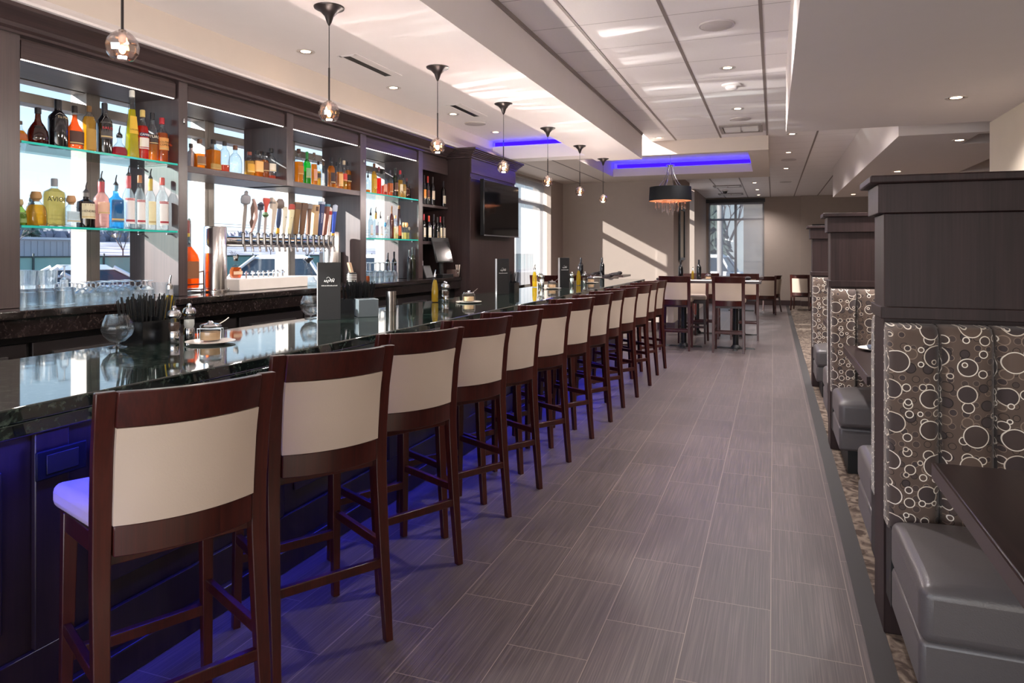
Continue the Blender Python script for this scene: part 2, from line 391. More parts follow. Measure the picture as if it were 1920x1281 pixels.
# pier beside the shaded window and the wall that faces us
struct('wall_pier', MB().box(-4.25, 12.6, 0, -3.9, 13.4, 3.1), M_WALL)
struct('wall_back', MB().box(-4.25, 13.4, 0, -1.75, 13.6, 3.1).box(-1.95, 13.6, 0, -1.75, 16.1, 3.1), M_WALL)
m = MB().box(-2.25, 16.1, 2.72, -2.1, 17.6, 3.1).box(-2.25, 16.1, 0, -2.1, 17.6, .3).box(-2.25, 17.6, 0, -1.80, YF, 3.1).box(-2.25, 16.0, 0, -1.95, 16.1, 3.1)
struct('wall_left_dining', m, M_WALL)
window(3, -2.17, 16.1, 17.6, .3, 2.72, (), (2.36,))
# far wall with its window
x0, x1 = -1.74, -.235
m = MB().box(-1.8, YF, 0, x0, YF+.15, 3.1).box(x1, YF, 0, 5.1, YF+.15, 3.1).box(x0, YF, 2.86, x1, YF+.15, 3.1).box(x0, YF, 0, x1, YF+.15, .25)
struct('wall_far', m, M_WALL)
struct('wall_far_step', MB().box(.70, YF-.12, 0, 5, YF, 3.0), M_WALL)
r = bpy.data.objects.new('window_4', None); COL.objects.link(r); r['kind'] = 'structure'
m = MB(); z0, z1 = .25, 2.86; y = YF+.04; xm = -1.0
for a, b in ((x0, x0+.05), (x1-.05, x1), (xm-.035, xm+.035)): m.box(a, y, z0, b, y+.08, z1)
for a, b in ((z0, z0+.05), (z1-.05, z1), (2.36, 2.42)): m.box(x0, y, a, x1, y+.08, b)
m.build('window_frame', M_ALU, r, smooth=False)
MB().box(x0, y+.03, z0, xm, y+.036, z1).build('pane', M_PANE, r, smooth=False)
MB().box(xm, y+.03, z0, x1, y+.036, z1).build('pane', M_PANE, r, smooth=False)
struct('trim_12', MB().box(x0-.06, YF-.05, 2.86, x1+.02, YF+.02, 2.965), pbr('blind_box', '#39383a', .5))
# added window wall, unseen behind the camera, invented to go with the fill lamp
struct('wall_front_added', MB().box(-4.1, YB-.15, 0, 5, YB, .35).box(-4.1, YB-.15, 2.62, 5, YB, 3.1).box(1.5, YB-.15, .35, 5, YB, 2.62), M_WALL)
r = bpy.data.objects.new('window_5', None); COL.objects.link(r); r['kind'] = 'structure'
m = MB()
for x in (-4.07, -2.7, -1.35, 0, 1.47): m.box(x-.03, YB-.1, .35, x+.03, YB-.04, 2.62)
for z in (.38, 2.32, 2.59): m.box(-4.1, YB-.1, z-.03, 1.5, YB-.04, z+.03)
m.build('window_frame', M_ALU, r, smooth=False)
for a, b in ((-4.07, -2.7), (-2.7, -1.35), (-1.35, 0), (0, 1.47)): MB().box(a, YB-.075, .35, b, YB-.069, 2.62).build('pane', M_PANE, r, smooth=False)
# right wall behind the booths, rest of the dining room
struct('wall_right', MB().box(1.576, YB, 0, 1.75, 6.42, 2.463), M_WALL2)
struct('wall_right_dining', MB().box(5.0, YB, 0, 5.1, YF, 3.1), M_WALL)
for n, b in (('back', (-3.9, 13.37, 0, -1.72, 13.4, .14)), ('back_return', (-1.75, 13.4, 0, -1.72, 16.1, .14)), ('far', (-1.75, YF-.03, 0, .7, YF, .14)),
             ('far_step', (.7, YF-.15, 0, 5, YF-.12, .14)), ('pier', (-3.9, 12.6, 0, -3.87, 13.37, .14))):
    struct('baseboard_'+n, MB().box(*b), M_BASEB)
# ================================================================ bar counter
M_GRAN = granite_mat('bar_granite', '#0b1413', '#16231f', '#4c5a50', .045)
M_GRAN2 = granite_mat('back_counter_granite', '#191412', '#272020', '#463c38', .09)
M_BARW = wood('bar_front_wood', '#17100f', '#2a1c1b', .35, 'z')
M_BLACK = pbr('black_matte', '#0d0d0e', .5, var=.1)
BX0, BX1, BY0, BY1, BZ = -2.55, -1.74, -.6, 10.2, 1.07
bar = thing('bar_counter', 'long bar counter with polished dark green granite top and panelled dark front', 'bar counter', (0, 0, 0))
MB().box(BX0, BY0, BZ-.04, BX1, BY1, BZ).build('countertop', M_GRAN, bar, bevel=.006, seg=3)
MB().box(BX1-.03, BY0, BZ-.075, BX1-.002, BY1, BZ-.04).box(BX0, BY1-.03, BZ-.075, BX1-.002, BY1-.002, BZ-.04).build('countertop_edge', M_GRAN, bar, bevel=.004)
m = MB().box(-2.5, BY0, .1, -2.12, 9.9, BZ-.04)
m.box(-2.12, BY0, .90, -2.09, 9.9, BZ-.04).box(-2.12, BY0, .1, -2.10, 9.9, .24)
y = BY0
while y < 9.9:
    m.box(-2.12, y, .24, -2.10, y+.11, .90); y += 1.05
m.build('front_panel', M_BARW, bar, bevel=.004)
y = BY0
while y < 9.5:
    MB().box(-2.12, y+.2, .33, -2.108, y+.96, .81).build('raised_panel', M_BARW, bar, bevel=.008); y += 1.05
MB().box(-2.5, BY0, 0, -2.07, 9.9, .1).build('plinth', M_BARW, bar, bevel=.006)
MB().box(-2.085, BY0, BZ-.052, -2.065, 9.88, BZ-.041).build('led_strip', emit('bar_led', (.05, .05, 1.0), 14), bar)
o = MB().box(-2.09, 1.49, .757, -2.080, 1.655, .846).build('outlet_plate', pbr('outlet_black', '#08080b', .6, spec=.2), bar, bevel=.004)
m = MB()
m.box(-2.080, 1.52, .772, -2.077, 1.625, .831)
m.build('socket', M_BLACK, o, bevel=.003)
# things in the space behind the bar: back counter and its cabinets
bc = thing('back_counter', 'raised dark granite back counter running under the liquor shelves', 'counter')
MB().box(-4.05, -.5, 1.13, -3.40, 7.49, 1.17).build('worktop', M_GRAN2, bc, bevel=.005)
MB().box(-3.46, -.5, 1.04, -3.42, 7.49, 1.13).build('fascia', M_GRAN2, bc)
uc = thing('under_counter_cabinet', 'dark cabinets under the raised back counter behind the bar', 'cabinet')
MB().box(-4.05, -.5, 0, -3.5, 7.49, 1.04).build('cabinet_body', M_BLACK, uc)
y = -.45
while y < 6.7:
    d = MB().box(-3.5, y, .1, -3.478, y+.7, 1.0).build('door', pbr('cabinet_door', '#1b1516', .4), uc, bevel=.004)
    MB().box(-3.478, y+.1, .93, -3.462, y+.6, .945).build('handle', pbr('steel_handle', '#b5b5b5', .3, 1), d)
    y += .73
# ================================================================ bar stools
M_STW = wood('stool_mahogany', '#260b08', '#441710', .32, 'z', coat=.35)
M_STP = pbr('cream_vinyl', '#bbaa9a', .5, var=.03, bump=.15, bscale=180)
def make_stool(name, label, cat, seat_h=.775, back_top=1.105, group=None):
    k = seat_h/.775
    t = thing(name, label, cat, group=group)
    zt = back_top; zs = seat_h
    rb = zs-.02; rl = zs-.10; pt = zt-.093            # pad bottom, lower rail bottom, pad top
    def xb(z): return interp([(0, .225), (.35*k, .190), (.62*k, .170), (zs, .172), (zs+.17, .192), (zt, .232)], z)
    def post(sg, z0, z1, wfun):
        m = MB(); n = 14; ring = []
        for i in range(n+1):
            z = z0+(z1-z0)*i/n; w, d = wfun(z); x = xb(z); y = sg*interp([(0, .212), (zs, .203), (zt, .207)], z)
            ring.append([(x-d/2, y-w/2, z), (x+d/2, y-w/2, z), (x+d/2, y+w/2, z), (x-d/2, y+w/2, z)])
        vs = [p for q in ring for p in q]; fs = [(3, 2, 1, 0), tuple(4*n+i for i in range(4))]
        for i in range(n):
            for j in range(4): fs.append((4*i+j, 4*i+(j+1) % 4, 4*i+4+(j+1) % 4, 4*i+4+j))
        return m.add(vs, fs)
    for sg in (-1, 1):
        post(sg, 0, zt, lambda z: (interp([(0, .030), (.3, .038), (zs, .046), (zt, .048)], z), interp([(0, .030), (zs, .042), (zt, .026)], z))).build('rear_leg', M_STW, t, bevel=.003, ang=60)
    def arc(z0, z1, y0, y1, th, sag=.055, off=0, nz=6, ny=12, puff=0):
        m = MB(); vs = []; fs = []
        for side in (0, 1):
            for j in range(nz+1):
                for i in range(ny+1):
                    y = y0+(y1-y0)*i/ny; z = z0+(z1-z0)*j/nz
                    e = min(i, ny-i, j*2, (nz-j)*2)
                    x = xb(z)+sag*(1-(y/.21)**2)+off+(th/2 if side else -th/2)
                    if puff: x += (1 if side else -1)*puff*(min(e, 3)/3-1)
                    vs.append((x, y, z))
        q = (nz+1)*(ny+1)
        idx = lambda s_, j, i: s_*q+j*(ny+1)+i
        for j in range(nz):
            for i in range(ny):
                fs.append((idx(0, j, i), idx(0, j+1, i), idx(0, j+1, i+1), idx(0, j, i+1)))
                fs.append((idx(1, j, i), idx(1, j, i+1), idx(1, j+1, i+1), idx(1, j+1, i)))
        for i in range(ny):
            for j in (0, nz): fs.append((idx(0, j, i), idx(0, j, i+1), idx(1, j, i+1), idx(1, j, i)))
        for j in range(nz):
            for i in (0, ny): fs.append((idx(0, j, i), idx(0, j+1, i), idx(1, j+1, i), idx(1, j, i)))
        return m.add(vs, fs)
    arc(zt-.095, zt, -.184, .184, .026).build('top_rail', M_STW, t, bevel=.003, ang=50)
    arc(rl, rb, -.180, .180, .026).build('lower_rail', M_STW, t, bevel=.003, ang=50)
    arc(rb+.001, pt-.002, -.182, .182, .046, puff=.006).build('backrest_pad', M_STP, t, ang=60)
    m = MB().hexa([(-.245, -.235, zs-.075), (.165, -.185, zs-.075), (.165, .185, zs-.075), (-.245, .235, zs-.075)],
                  [(-.245, -.235, zs), (.165, -.185, zs), (.165, .185, zs), (-.245, .235, zs)])
    m.build('seat', M_STP, t, bevel=.026, seg=4)
    m = MB().hexa([(-.225, -.215, zs-.135), (.16, -.185, zs-.135), (.16, .185, zs-.135), (-.225, .215, zs-.135)],
                  [(-.225, -.215, zs-.078), (.16, -.185, zs-.078), (.16, .185, zs-.078), (-.225, .215, zs-.078)])
    m.build('seat_frame', M_STW, t, bevel=.003)
    for sg in (-1, 1):
        y = sg*.195; yb = sg*.205
        MB().hexa([(-.235, yb-.014, 0), (-.205, yb-.014, 0), (-.205, yb+.014, 0), (-.235, yb+.014, 0)],
                  [(-.222, y-.02, zs-.08), (-.18, y-.02, zs-.08), (-.18, y+.02, zs-.08), (-.222, y+.02, zs-.08)]).build('front_leg', M_STW, t, bevel=.003)
    if seat_h > .6:
        for sg in (-1, 1):
            y = sg*.203
            MB().box(-.21, y-.011, .335, .185, y+.011, .368).build('side_stretcher', M_STW, t, bevel=.003)
        MB().box(.183, -.2, .268, .207, .2, .302).build('back_stretcher', M_STW, t, bevel=.003)
        MB().box(-.226, -.2, .25, -.198, .2, .285).build('footrest', M_STW, t, bevel=.003)
    return t
ORD = ['first', 'second', 'third', 'fourth', 'fifth', 'sixth', 'seventh', 'eighth', 'ninth', 'tenth', 'eleventh', 'twelfth', 'thirteenth', 'fourteenth', 'fifteenth', 'sixteenth', 'seventeenth', 'eighteenth', 'nineteenth', 'twentieth']
RR = [(-1.352, 1.672), (-1.329, 2.315), (-1.350, 2.995), (-1.340, 3.619), (-1.323, 4.118), (-1.304, 4.711), (-1.303, 5.366), (-1.284, 5.953), (-1.292, 6.536), (-1.256, 7.051), (-1.238, 7.722), (-1.262, 8.403), (-1.247, 8.946)]
ROT = [26, 31, 27, 29, 31, 32, 31, 31, 31, 33, 34, 34, 34]
stool0 = make_stool('bar_stool', '', 'bar stool')
def foot_to_centre(x, y, a, fx=.242, fy=.229):
    a = R(a); return (x-fx*cos(a)-fy*sin(a), y+fx*sin(a)-fy*cos(a), 0)
for i, ((x, y), a) in enumerate(zip(RR, ROT)):
    if i == 0: lab = 'cream and mahogany bar stool nearest the camera, at the bar'
    elif i == 12: lab = 'cream and mahogany bar stool at the bar, last before the high tables'
    else: lab = '%s cream and mahogany bar stool along the bar, counted from the nearest' % ORD[i]
    p = foot_to_centre(x, y, a)
    if i == 0: s_ = stool0; s_.location = p; s_.rotation_euler[2] = -R(a); s_['label'] = lab; s_['group'] = 'bar stools along the bar'
    else: dup(stool0, p, -R(a), lab, 'bar stools along the bar')
# ================================================================ back bar shelving, beer tower, TV column
M_CHROME = pbr('chrome', '#dcdcde', .12, 1, var=.02)
M_STEEL = pbr('brushed_steel', '#c9c6c4', .22, 1, var=.06, stretch=(60, 60, 1))
M_GSH = thin_glass('shelf_glass', '#eaf7f4', edge=.3, base=.06)
M_GEDGE = pbr('shelf_glass_edge', '#2fc4b4', .15, var=.1)
M_GLASS = thin_glass('clear_glass', '#f3f7f8', edge=.62, base=.07)
def real_glass(name):
    m, nt, out = new_mat(name)
    g = N(nt, 'ShaderNodeBsdfGlass', Roughness=0.0, IOR=1.45); g.inputs[0].default_value = (.97, .99, 1, 1)
    tr = N(nt, 'ShaderNodeBsdfTransparent'); mx = N(nt, 'ShaderNodeMixShader'); mx.inputs[0].default_value = .3
    L(nt, g.outputs[0], mx.inputs[1]); L(nt, tr.outputs[0], mx.inputs[2]); L(nt, mx.outputs[0], out.inputs[0]); return m
M_GLASSR = real_glass('drinking_glass')
sh = thing('liquor_shelving', 'tall espresso wood back-bar shelving standing against the windows', 'shelving')
PF, PB, Z0 = -3.57, -3.99, 1.1705
POSTS = [(2.37, 2.472, Z0), (3.484, 3.558, Z0), (4.554, 4.633, 1.975), (5.60, 5.70, Z0), (6.738, 6.835, Z0)]
for y0, y1, z in POSTS:
    MB().box(PB, y0, z, PF, y1, 2.56).build('divider_panel', M_ESP, sh, bevel=.003)
BAYS = [(2.472, 3.484), (3.558, 4.554), (4.633, 5.60), (5.70, 6.738), (6.835, 7.49)]
MB().box(PB, 1.2, 2.44, PF-.035, 7.49, 2.56).build('top_box', M_ESPY, sh)
for i, (a, b) in enumerate(BAYS[:4]):
    MB().box(PF-.034, a+.012, 2.437, PF-.012, b-.012, 2.532).build('header_panel', M_ESPY, sh, bevel=.002)
    MB().box(PF-.026, a+.02, 2.4335, PF-.018, b-.02, 2.4365).build('light_strip', emit('shelf_led', '#fff1e6', 5), sh)
m = MB().box(PB, 6.83, Z0, PB+.02, 7.49, 2.44); m.build('back_panel', M_ESP, sh)
MB().box(PF-.034, 6.84, 2.36, PF-.012, 7.49, 2.532).build('header_panel', M_ESPY, sh, bevel=.002)
prof = [(-3.62, 2.548), (-3.545, 2.548), (-3.545, 2.562), (-3.525, 2.572), (-3.515, 2.59), (-3.49, 2.606), (-3.462, 2.624), (-3.445, 2.636), (-3.425, 2.640), (-3.425, 2.662), (-3.62, 2.662)]
MB().prism(prof, 'y', -.5, 7.376).build('crown_moulding', M_ESPY, sh, ang=25)
struct('trim_13', MB().prism([(-3.46, 2.66), (-3.40, 2.66), (-3.402, 2.675), (-3.425, 2.70), (-3.44, 2.72), (-3.46, 2.72)], 'y', -.5, 8.4), M_CEIL)
# solid shelf over the taps, wine rack shelves, glass shelves with their studs
MB().box(PB, 3.558, 1.975, PF-.003, 5.60, 2.018).build('shelf', M_ESPY, sh, bevel=.002)
for z in (1.545, 1.955): MB().box(PB+.02, 6.835, z, PF-.01, 7.49, z+.03).build('shelf', M_ESPY, sh, bevel=.002)
for a, b in (BAYS[0], BAYS[3]):
    for z in (2.008, 1.578):
        g = MB().box(PB+.06, a+.008, z, PF-.004, b-.008, z+.012).build('glass_shelf', M_GSH, sh, smooth=False)
        MB().box(PF-.0035, a+.008, z, PF-.001, b-.008, z+.012).build('front_edge', M_GEDGE, g, smooth=False)
        for y in (a+.02, b-.02):
            for x in (PB+.12, PF-.06): MB().tube([(x, y-.02, z-.008), (x, y+.02, z-.008)], .006, 8).build('shelf_stud', M_CHROME, g)
for (y0, y1, z) in (POSTS[1], POSTS[3]):     # little coat of hardware on the stiles
    MB().ball(PF+.006, (y0+y1)/2, 2.30, .008, 10, 6, 2.6).build('display_hook', M_CHROME, sh)
# TV column
tv = thing('television_column', 'dark espresso panelled column at the end of the back bar carrying the television', 'column')
MB().box(-4.05, 7.495, 0, -3.30, 8.99, 2.55).build('column_body', M_COLW, tv, bevel=.003)
MB().box(-3.30, 7.495, 2.38, -3.285, 8.99, 2.55).box(-3.30, 7.495, 2.31, -3.29, 8.99, 2.33).build('frieze', M_ESPY, tv, bevel=.003)
m = MB()
for z0, z1, e_ in ((2.55, 2.573, .03), (2.573, 2.588, .045), (2.588, 2.603, .06), (2.603, 2.618, .078), (2.618, 2.634, .098), (2.634, 2.659, .118)):
    m.box(-3.62, 7.495-e_, z0, -3.30+e_, 8.99+e_*.5, z1)
m.build('crown_moulding', M_ESPY, tv, bevel=.004)
s_ = thing('television', 'black flat television hanging on the dark column', 'television', (-3.2, 8.22, 1.985))
MB().box(-.03, -.60, -.335, .02, .60, .335).build('casing', pbr('tv_black', '#101012', .3), s_, bevel=.006)
MB().box(.0205, -.585, -.318, .0225, .585, .322).build('screen', pbr('tv_screen', '#0b0b0d', .06, spec=.9), s_, smooth=False)
MB().box(.0205, -.60, -.335, .024, .60, -.322).build('bottom_bezel', pbr('tv_silver', '#8b8b90', .3, .8), s_)
MB().box(-.085, -.2, -.15, -.03, .2, .15).build('wall_bracket', M_BLACK, s_, bevel=.004)
# till, printer and bits at the end of the back counter
t = thing('till_screen', 'tilted black till screen on a stand at the end of the back counter', 'till', (-3.415, 7.15, 1.1702), -R(10))
MB().hexa([(-.06, -.16, .17), (-.045, -.16, .17), (-.045, .16, .17), (-.06, .16, .17)], [(-.13, -.16, .45), (-.115, -.16, .45), (-.115, .16, .45), (-.13, .16, .45)]).build('monitor', M_BLACK, t, bevel=.004)
MB().hexa([(-.0450, -.145, .185), (-.0435, -.145, .185), (-.0435, .145, .185), (-.0450, .145, .185)], [(-.1135, -.145, .435), (-.112, -.145, .435), (-.112, .145, .435), (-.1135, .145, .435)]).build('screen', pbr('till_glass', '#2a2a2c', .12), t, smooth=False)
MB().box(-.15, -.1, 0, .0, .1, .04).tube([(-.10, 0, .03), (-.115, 0, .3)], .03).build('stand', M_BLACK, t, bevel=.004)
t = thing('receipt_printer', 'black receipt printer beside the till on the back counter', 'printer', (-3.62, 6.93, 1.1702), -R(8))
MB().hexa([(-.1, -.07, 0), (.1, -.07, 0), (.1, .07, 0), (-.1, .07, 0)], [(-.1, -.07, .14), (.05, -.07, .14), (.05, .07, .14), (-.1, .07, .14)]).build('casing', pbr('printer_black', '#1c1c1e', .4), t, bevel=.008)
MB().box(-.03, -.04, .14, -.025, .04, .19).build('paper', pbr('paper_white', '#e9e6e2', .8), t)
t = thing('card_reader', 'brown cash box under the till screen', 'cash box', (-3.47, 7.385, 1.1702))
MB().box(-.06, -.045, 0, .06, .045, .085).build('casing', pbr('till_brown', '#5b4a45', .45), t, bevel=.006)
MB().ball(.061, 0, .045, .012).build('lock', M_CHROME, t)
t = thing('toothpick_glass', 'little glass of white sticks at the end of the back counter', 'glass', (-3.44, 7.458, 1.1702))
MB().lathe([(.028, 0), (.034, .09)], 16, cap=False).lathe([(0, .004), (.027, .004)], 16, cap=False).build('tumbler', M_GLASS, t)
m = MB()
for k in range(7): m.tube([(.012*cos(k), .012*sin(k), .01), (.024*cos(k), .024*sin(k), .14)], .004, 6)
m.build('sticks', flat('#e8ddd0', .8), t)
# ---- beer tower: one thing; columns, cross tube, faucets and handles are its parts
bt = thing('beer_tower', 'steel pipeline beer tower with sixteen tap handles on the back counter', 'beer tower')
TZ = 1.533
MB().lathe([(.095, 0), (.095, .012), (.079, .016), (.079, .46), (.074, .468), (0, .468)], 32, -3.76, 4.0, Z0).build('near_column', M_STEEL, bt)
MB().lathe([(.095, 0), (.095, .012), (.074, .016), (.074, .46), (.07, .468), (0, .468)], 32, -3.76, 5.42, Z0).build('far_column', M_STEEL, bt)
MB().tube([(-3.76, 4.02, TZ), (-3.76, 5.42, TZ)], .040, 20).build('cross_tube', M_STEEL, bt)
for k in range(4):
    a = pi/4+k*pi/2
    MB().ball(-3.76+.088*cos(a), 4.0+.088*sin(a), Z0+.016, .010, 10, 6).build('base_bolt', M_CHROME, bt)
M_FAUC = pbr('faucet_metal', '#8f8a88', .2, 1)
TY = [4.177, 4.259, 4.337, 4.408, 4.485, 4.561, 4.631, 4.705, 4.784, 4.862, 4.945, 5.025, 5.10, 5.17, 5.238, 5.305]
W_ = lambda h: flat(h, .4)
def handle(i):
    """sixteen different handles: returns list of (part builder, colour)"""
    z = 1.605; P = []
    def la(pr, c, sx=.6, sy=1, sq=None): P.append((MB().lathe(pr, 14, 0, 0, 0, sq=sq, sx=sx, sy=sy), c))
    if i == 0: la([(.009, 0), (.013, .04), (.014, .12), (.012, .19)], '#8d8580'); la([(.012, .19), (.03, .20), (.034, .225), (.03, .25), (.013, .26), (.012, .28), (0, .288)], '#8a8a90', .5)
    elif i == 1:
        P.append((MB().tube([(0, .0, 0), (0, .012, .04), (0, .028, .11), (0, .022, .18), (0, .0, .235)], [.008, .011, .013, .012, .008]), '#b4938a')); la([(.004, .03), (.016, .07), (.006, .10), (.016, .17), (.004, .21)], '#5a4640', .4)
    elif i == 2: la([(.008, 0), (.012, .04), (.013, .13), (.010, .16)], '#7d8796'); la([(.01, .16), (.024, .165), (.02, .19), (.026, .2), (.01, .215), (0, .22)], '#343646', .5)
    elif i == 3: la([(.008, 0), (.012, .05), (.011, .14)], '#a89c98'); la([(.01, .11), (.025, .13), (.01, .15)], '#55714f', .5); la([(.010, .15), (.014, .19), (.028, .235), (.026, .25), (0, .252)], '#c8554a', .4)
    elif i == 4: P.append((MB().hexa([(-.008, -.01, 0), (.008, -.01, 0), (.008, .01, 0), (-.008, .01, 0)], [(-.012, -.025, .26), (.012, -.025, .26), (.012, .022, .22), (-.012, .022, .22)]), '#cbbcab')); P.append((MB().box(-.013, -.03, .215, .013, .0, .23), '#7d756f'))
    elif i == 5: la([(.014, 0), (.014, .03), (.010, .04)], '#d9a63c'); la([(.010, .04), (.017, .07), (.018, .15), (.014, .185)], '#3c4a68'); la([(.02, .185), (.036, .2), (.034, .23), (.018, .255), (0, .256)], '#6f625c', .4)
    elif i == 6: la([(.012, 0), (.016, .06), (.020, .16), (.019, .20), (0, .205)], '#e3dcc8', .6)
    elif i == 7: la([(.013, 0), (.018, .06), (.024, .16), (.024, .185)], '#e8dfb8', .6); la([(.024, .185), (.026, .20), (.02, .225), (0, .23)], '#b8493f', .6)
    elif i in (8, 9): P.append((MB().hexa([(-.009, -.014, 0), (.009, -.014, 0), (.009, .014, 0), (-.009, .014, 0)], [(-.009, -.024, .245), (.009, -.024, .245), (.009, .024, .245), (-.009, .024, .245)]), '#8a683f' if i == 8 else '#73523a')); P.append((MB().box(-.011, -.026, .19, .011, .026, .235), '#6a5040'))
    elif i == 10: P.append((MB().box(-.008, -.012, 0, .008, .012, .2), '#7a5a48')); la([(.01, .2), (.026, .205), (.026, .24), (0, .245)], '#8f8583', .4)
    elif i == 11: P.append((MB().box(-.014, -.024, 0, .014, .024, .24), '#c8a67c')); P.append((MB().box(.0145, -.012, .19, .016, .012, .225), '#5a3a26'))
    elif i == 12: P.append((MB().box(-.012, -.018, 0, .012, .018, .25), '#35406b')); P.append((MB().box(-.013, -.019, .25, .013, .019, .27), '#b8c4d8'))
    elif i == 13: P.append((MB().box(-.012, -.016, 0, .012, .016, .25), '#7a4434')); P.append((MB().box(-.013, -.017, .235, .013, .017, .255), '#4f8096'))
    elif i == 14: la([(.011, 0), (.014, .1), (.016, .22), (0, .235)], '#e8dcd6'); la([(.0165, .17), (.017, .20)], '#b4433f')
    else: la([(.012, 0), (.014, .02)], '#d9a63c'); la([(.013, .02), (.015, .1), (.018, .2)], '#3350b0'); la([(.018, .2), (.022, .21), (.022, .25), (0, .262)], '#c5d2e4')
    return P
hl = {0: 'grey tap handle with round club top', 3: 'tap handle with red heart top and green badge', 5: 'dark blue tap handle with yellow foot', 7: 'cream tap handle with red top', 11: 'square tan wooden tap handle', 12: 'navy tap handle with white lettering', 15: 'bright blue tap handle'}
M_TXT = {}
def tmat(c):
    if c not in M_TXT: M_TXT[c] = pbr('lettering_'+c.lstrip('#'), c, .5, var=.02)
    return M_TXT[c]
for i, y in enumerate(TY):
    f = MB().tube([(-3.725, y, TZ), (-3.665, y, TZ)], .013, 10).tube([(-3.665, y, TZ-.02), (-3.665, y, TZ+.055)], .012, 10).tube([(-3.665, y, TZ-.015), (-3.65, y, TZ-.04), (-3.645, y, TZ-.075)], [.011, .009, .008], 10).lathe([(.016, 0), (.016, .012), (.009, .02)], 12, -3.665, y, TZ+.05)
    f.build('faucet', M_FAUC, bt)
    ps = handle(i); hx = -3.665; lean = R(random.uniform(-3, 3))
    for j, (mb, colr) in enumerate(ps):
        mb.v = [(a*1.3+.12*c_, b*1.4+c_*sin(lean), c_*1.06) for a, b, c_ in mb.v]
        if j == 0: h = mb.build('tap_handle', W_(colr), bt, loc=(hx, y, 1.602), bevel=.0025)
        else: mb.build('badge', W_(colr), h)
    if i in hl: h['label'] = hl[i]
    if i in (6, 7, 12):
        tx, sz, co = {6: ('IPA', .016, '#2c2a28'), 7: ('ALE', .018, '#2c2a28'), 12: ('STRAIGHT', .026, '#e8ecf4')}[i]
        if i == 12: text_mesh('lettering', tx, sz, tmat(co), h, lambda u, v, w: (.0145+w+.12*(.13+u), -v, .13+u))
        else: text_mesh('lettering', tx, sz, tmat(co), h, lambda u, v, w: (.0145+w+.12*(.13+v), u, .13+v))
# wine tap box
t = thing('wine_dispenser', 'low white box with eight little taps under the beer tower', 'dispenser', (-3.72, 4.50, Z0))
MB().box(-.10, -.40, 0, .09, .40, .088).build('box', pbr('dispenser_white', '#efe7df', .35), t, bevel=.006)
for y in (4.272, 4.342, 4.405, 4.462, 4.52, 4.575, 4.63, 4.69):
    MB().tube([(0, y-4.5, .088), (0, y-4.5, .12), (.02, y-4.5, .126)], .007, 8).box(-.016, y-4.505, .118, .016, y-4.495, .128).ball(0, y-4.5, .135, .009, 8, 6).build('tap', M_CHROME, t)
# giant bottle lying on a wire cradle
# decanter with metal funnel
t = thing('decanter', 'clear wide-footed decanter with a steel funnel on the back counter', 'decanter', (-3.72, 5.025, Z0))
MB().lathe([(.0, .004), (.10, .004), (.105, .012), (.06, .05), (.034, .10), (.028, .15), (.034, .19), (.045, .205)], 24, cap=False).build('vessel', M_GLASS, t)
MB().lathe([(.012, .19), (.02, .205), (.045, .225), (.047, .235)], 20, cap=False).build('funnel', M_CHROME, t)
t = thing('toaster_box', 'grey steel box beyond the far beer column', 'box', (-3.86, 5.535, Z0))
MB().box(-.11, -.012, 0, .09, .058, .285).build('casing', pbr('grey_case', '#a7a2a3', .35, .4), t, bevel=.01)
MB().box(.09, .045, 0, .10, .058, .285).build('dark_edge', M_BLACK, t)
t = thing('patterned_tin', 'small black patterned tin in front of the grey steel box', 'tin', (-3.60, 5.50, Z0))
MB().lathe([(.04, 0), (.046, .02), (.046, .09), (.04, .10)], 20).build('tin', M_BLACK, t)
m = MB()
for k in range(5): m.lathe([(.0468, .02+k*.014), (.0468, .025+k*.014)], 20, cap=False)
m.build('pattern', flat('#d8d2ca'), t)
MB().hexa([(-.01, -.02, .1), (.01, -.02, .1), (.01, .02, .1), (-.01, .02, .1)], [(-.01, -.06, .19), (.01, -.06, .19), (.01, -.02, .19), (-.01, -.02, .19)]).build('tag', flat('#c9a98a'), t)
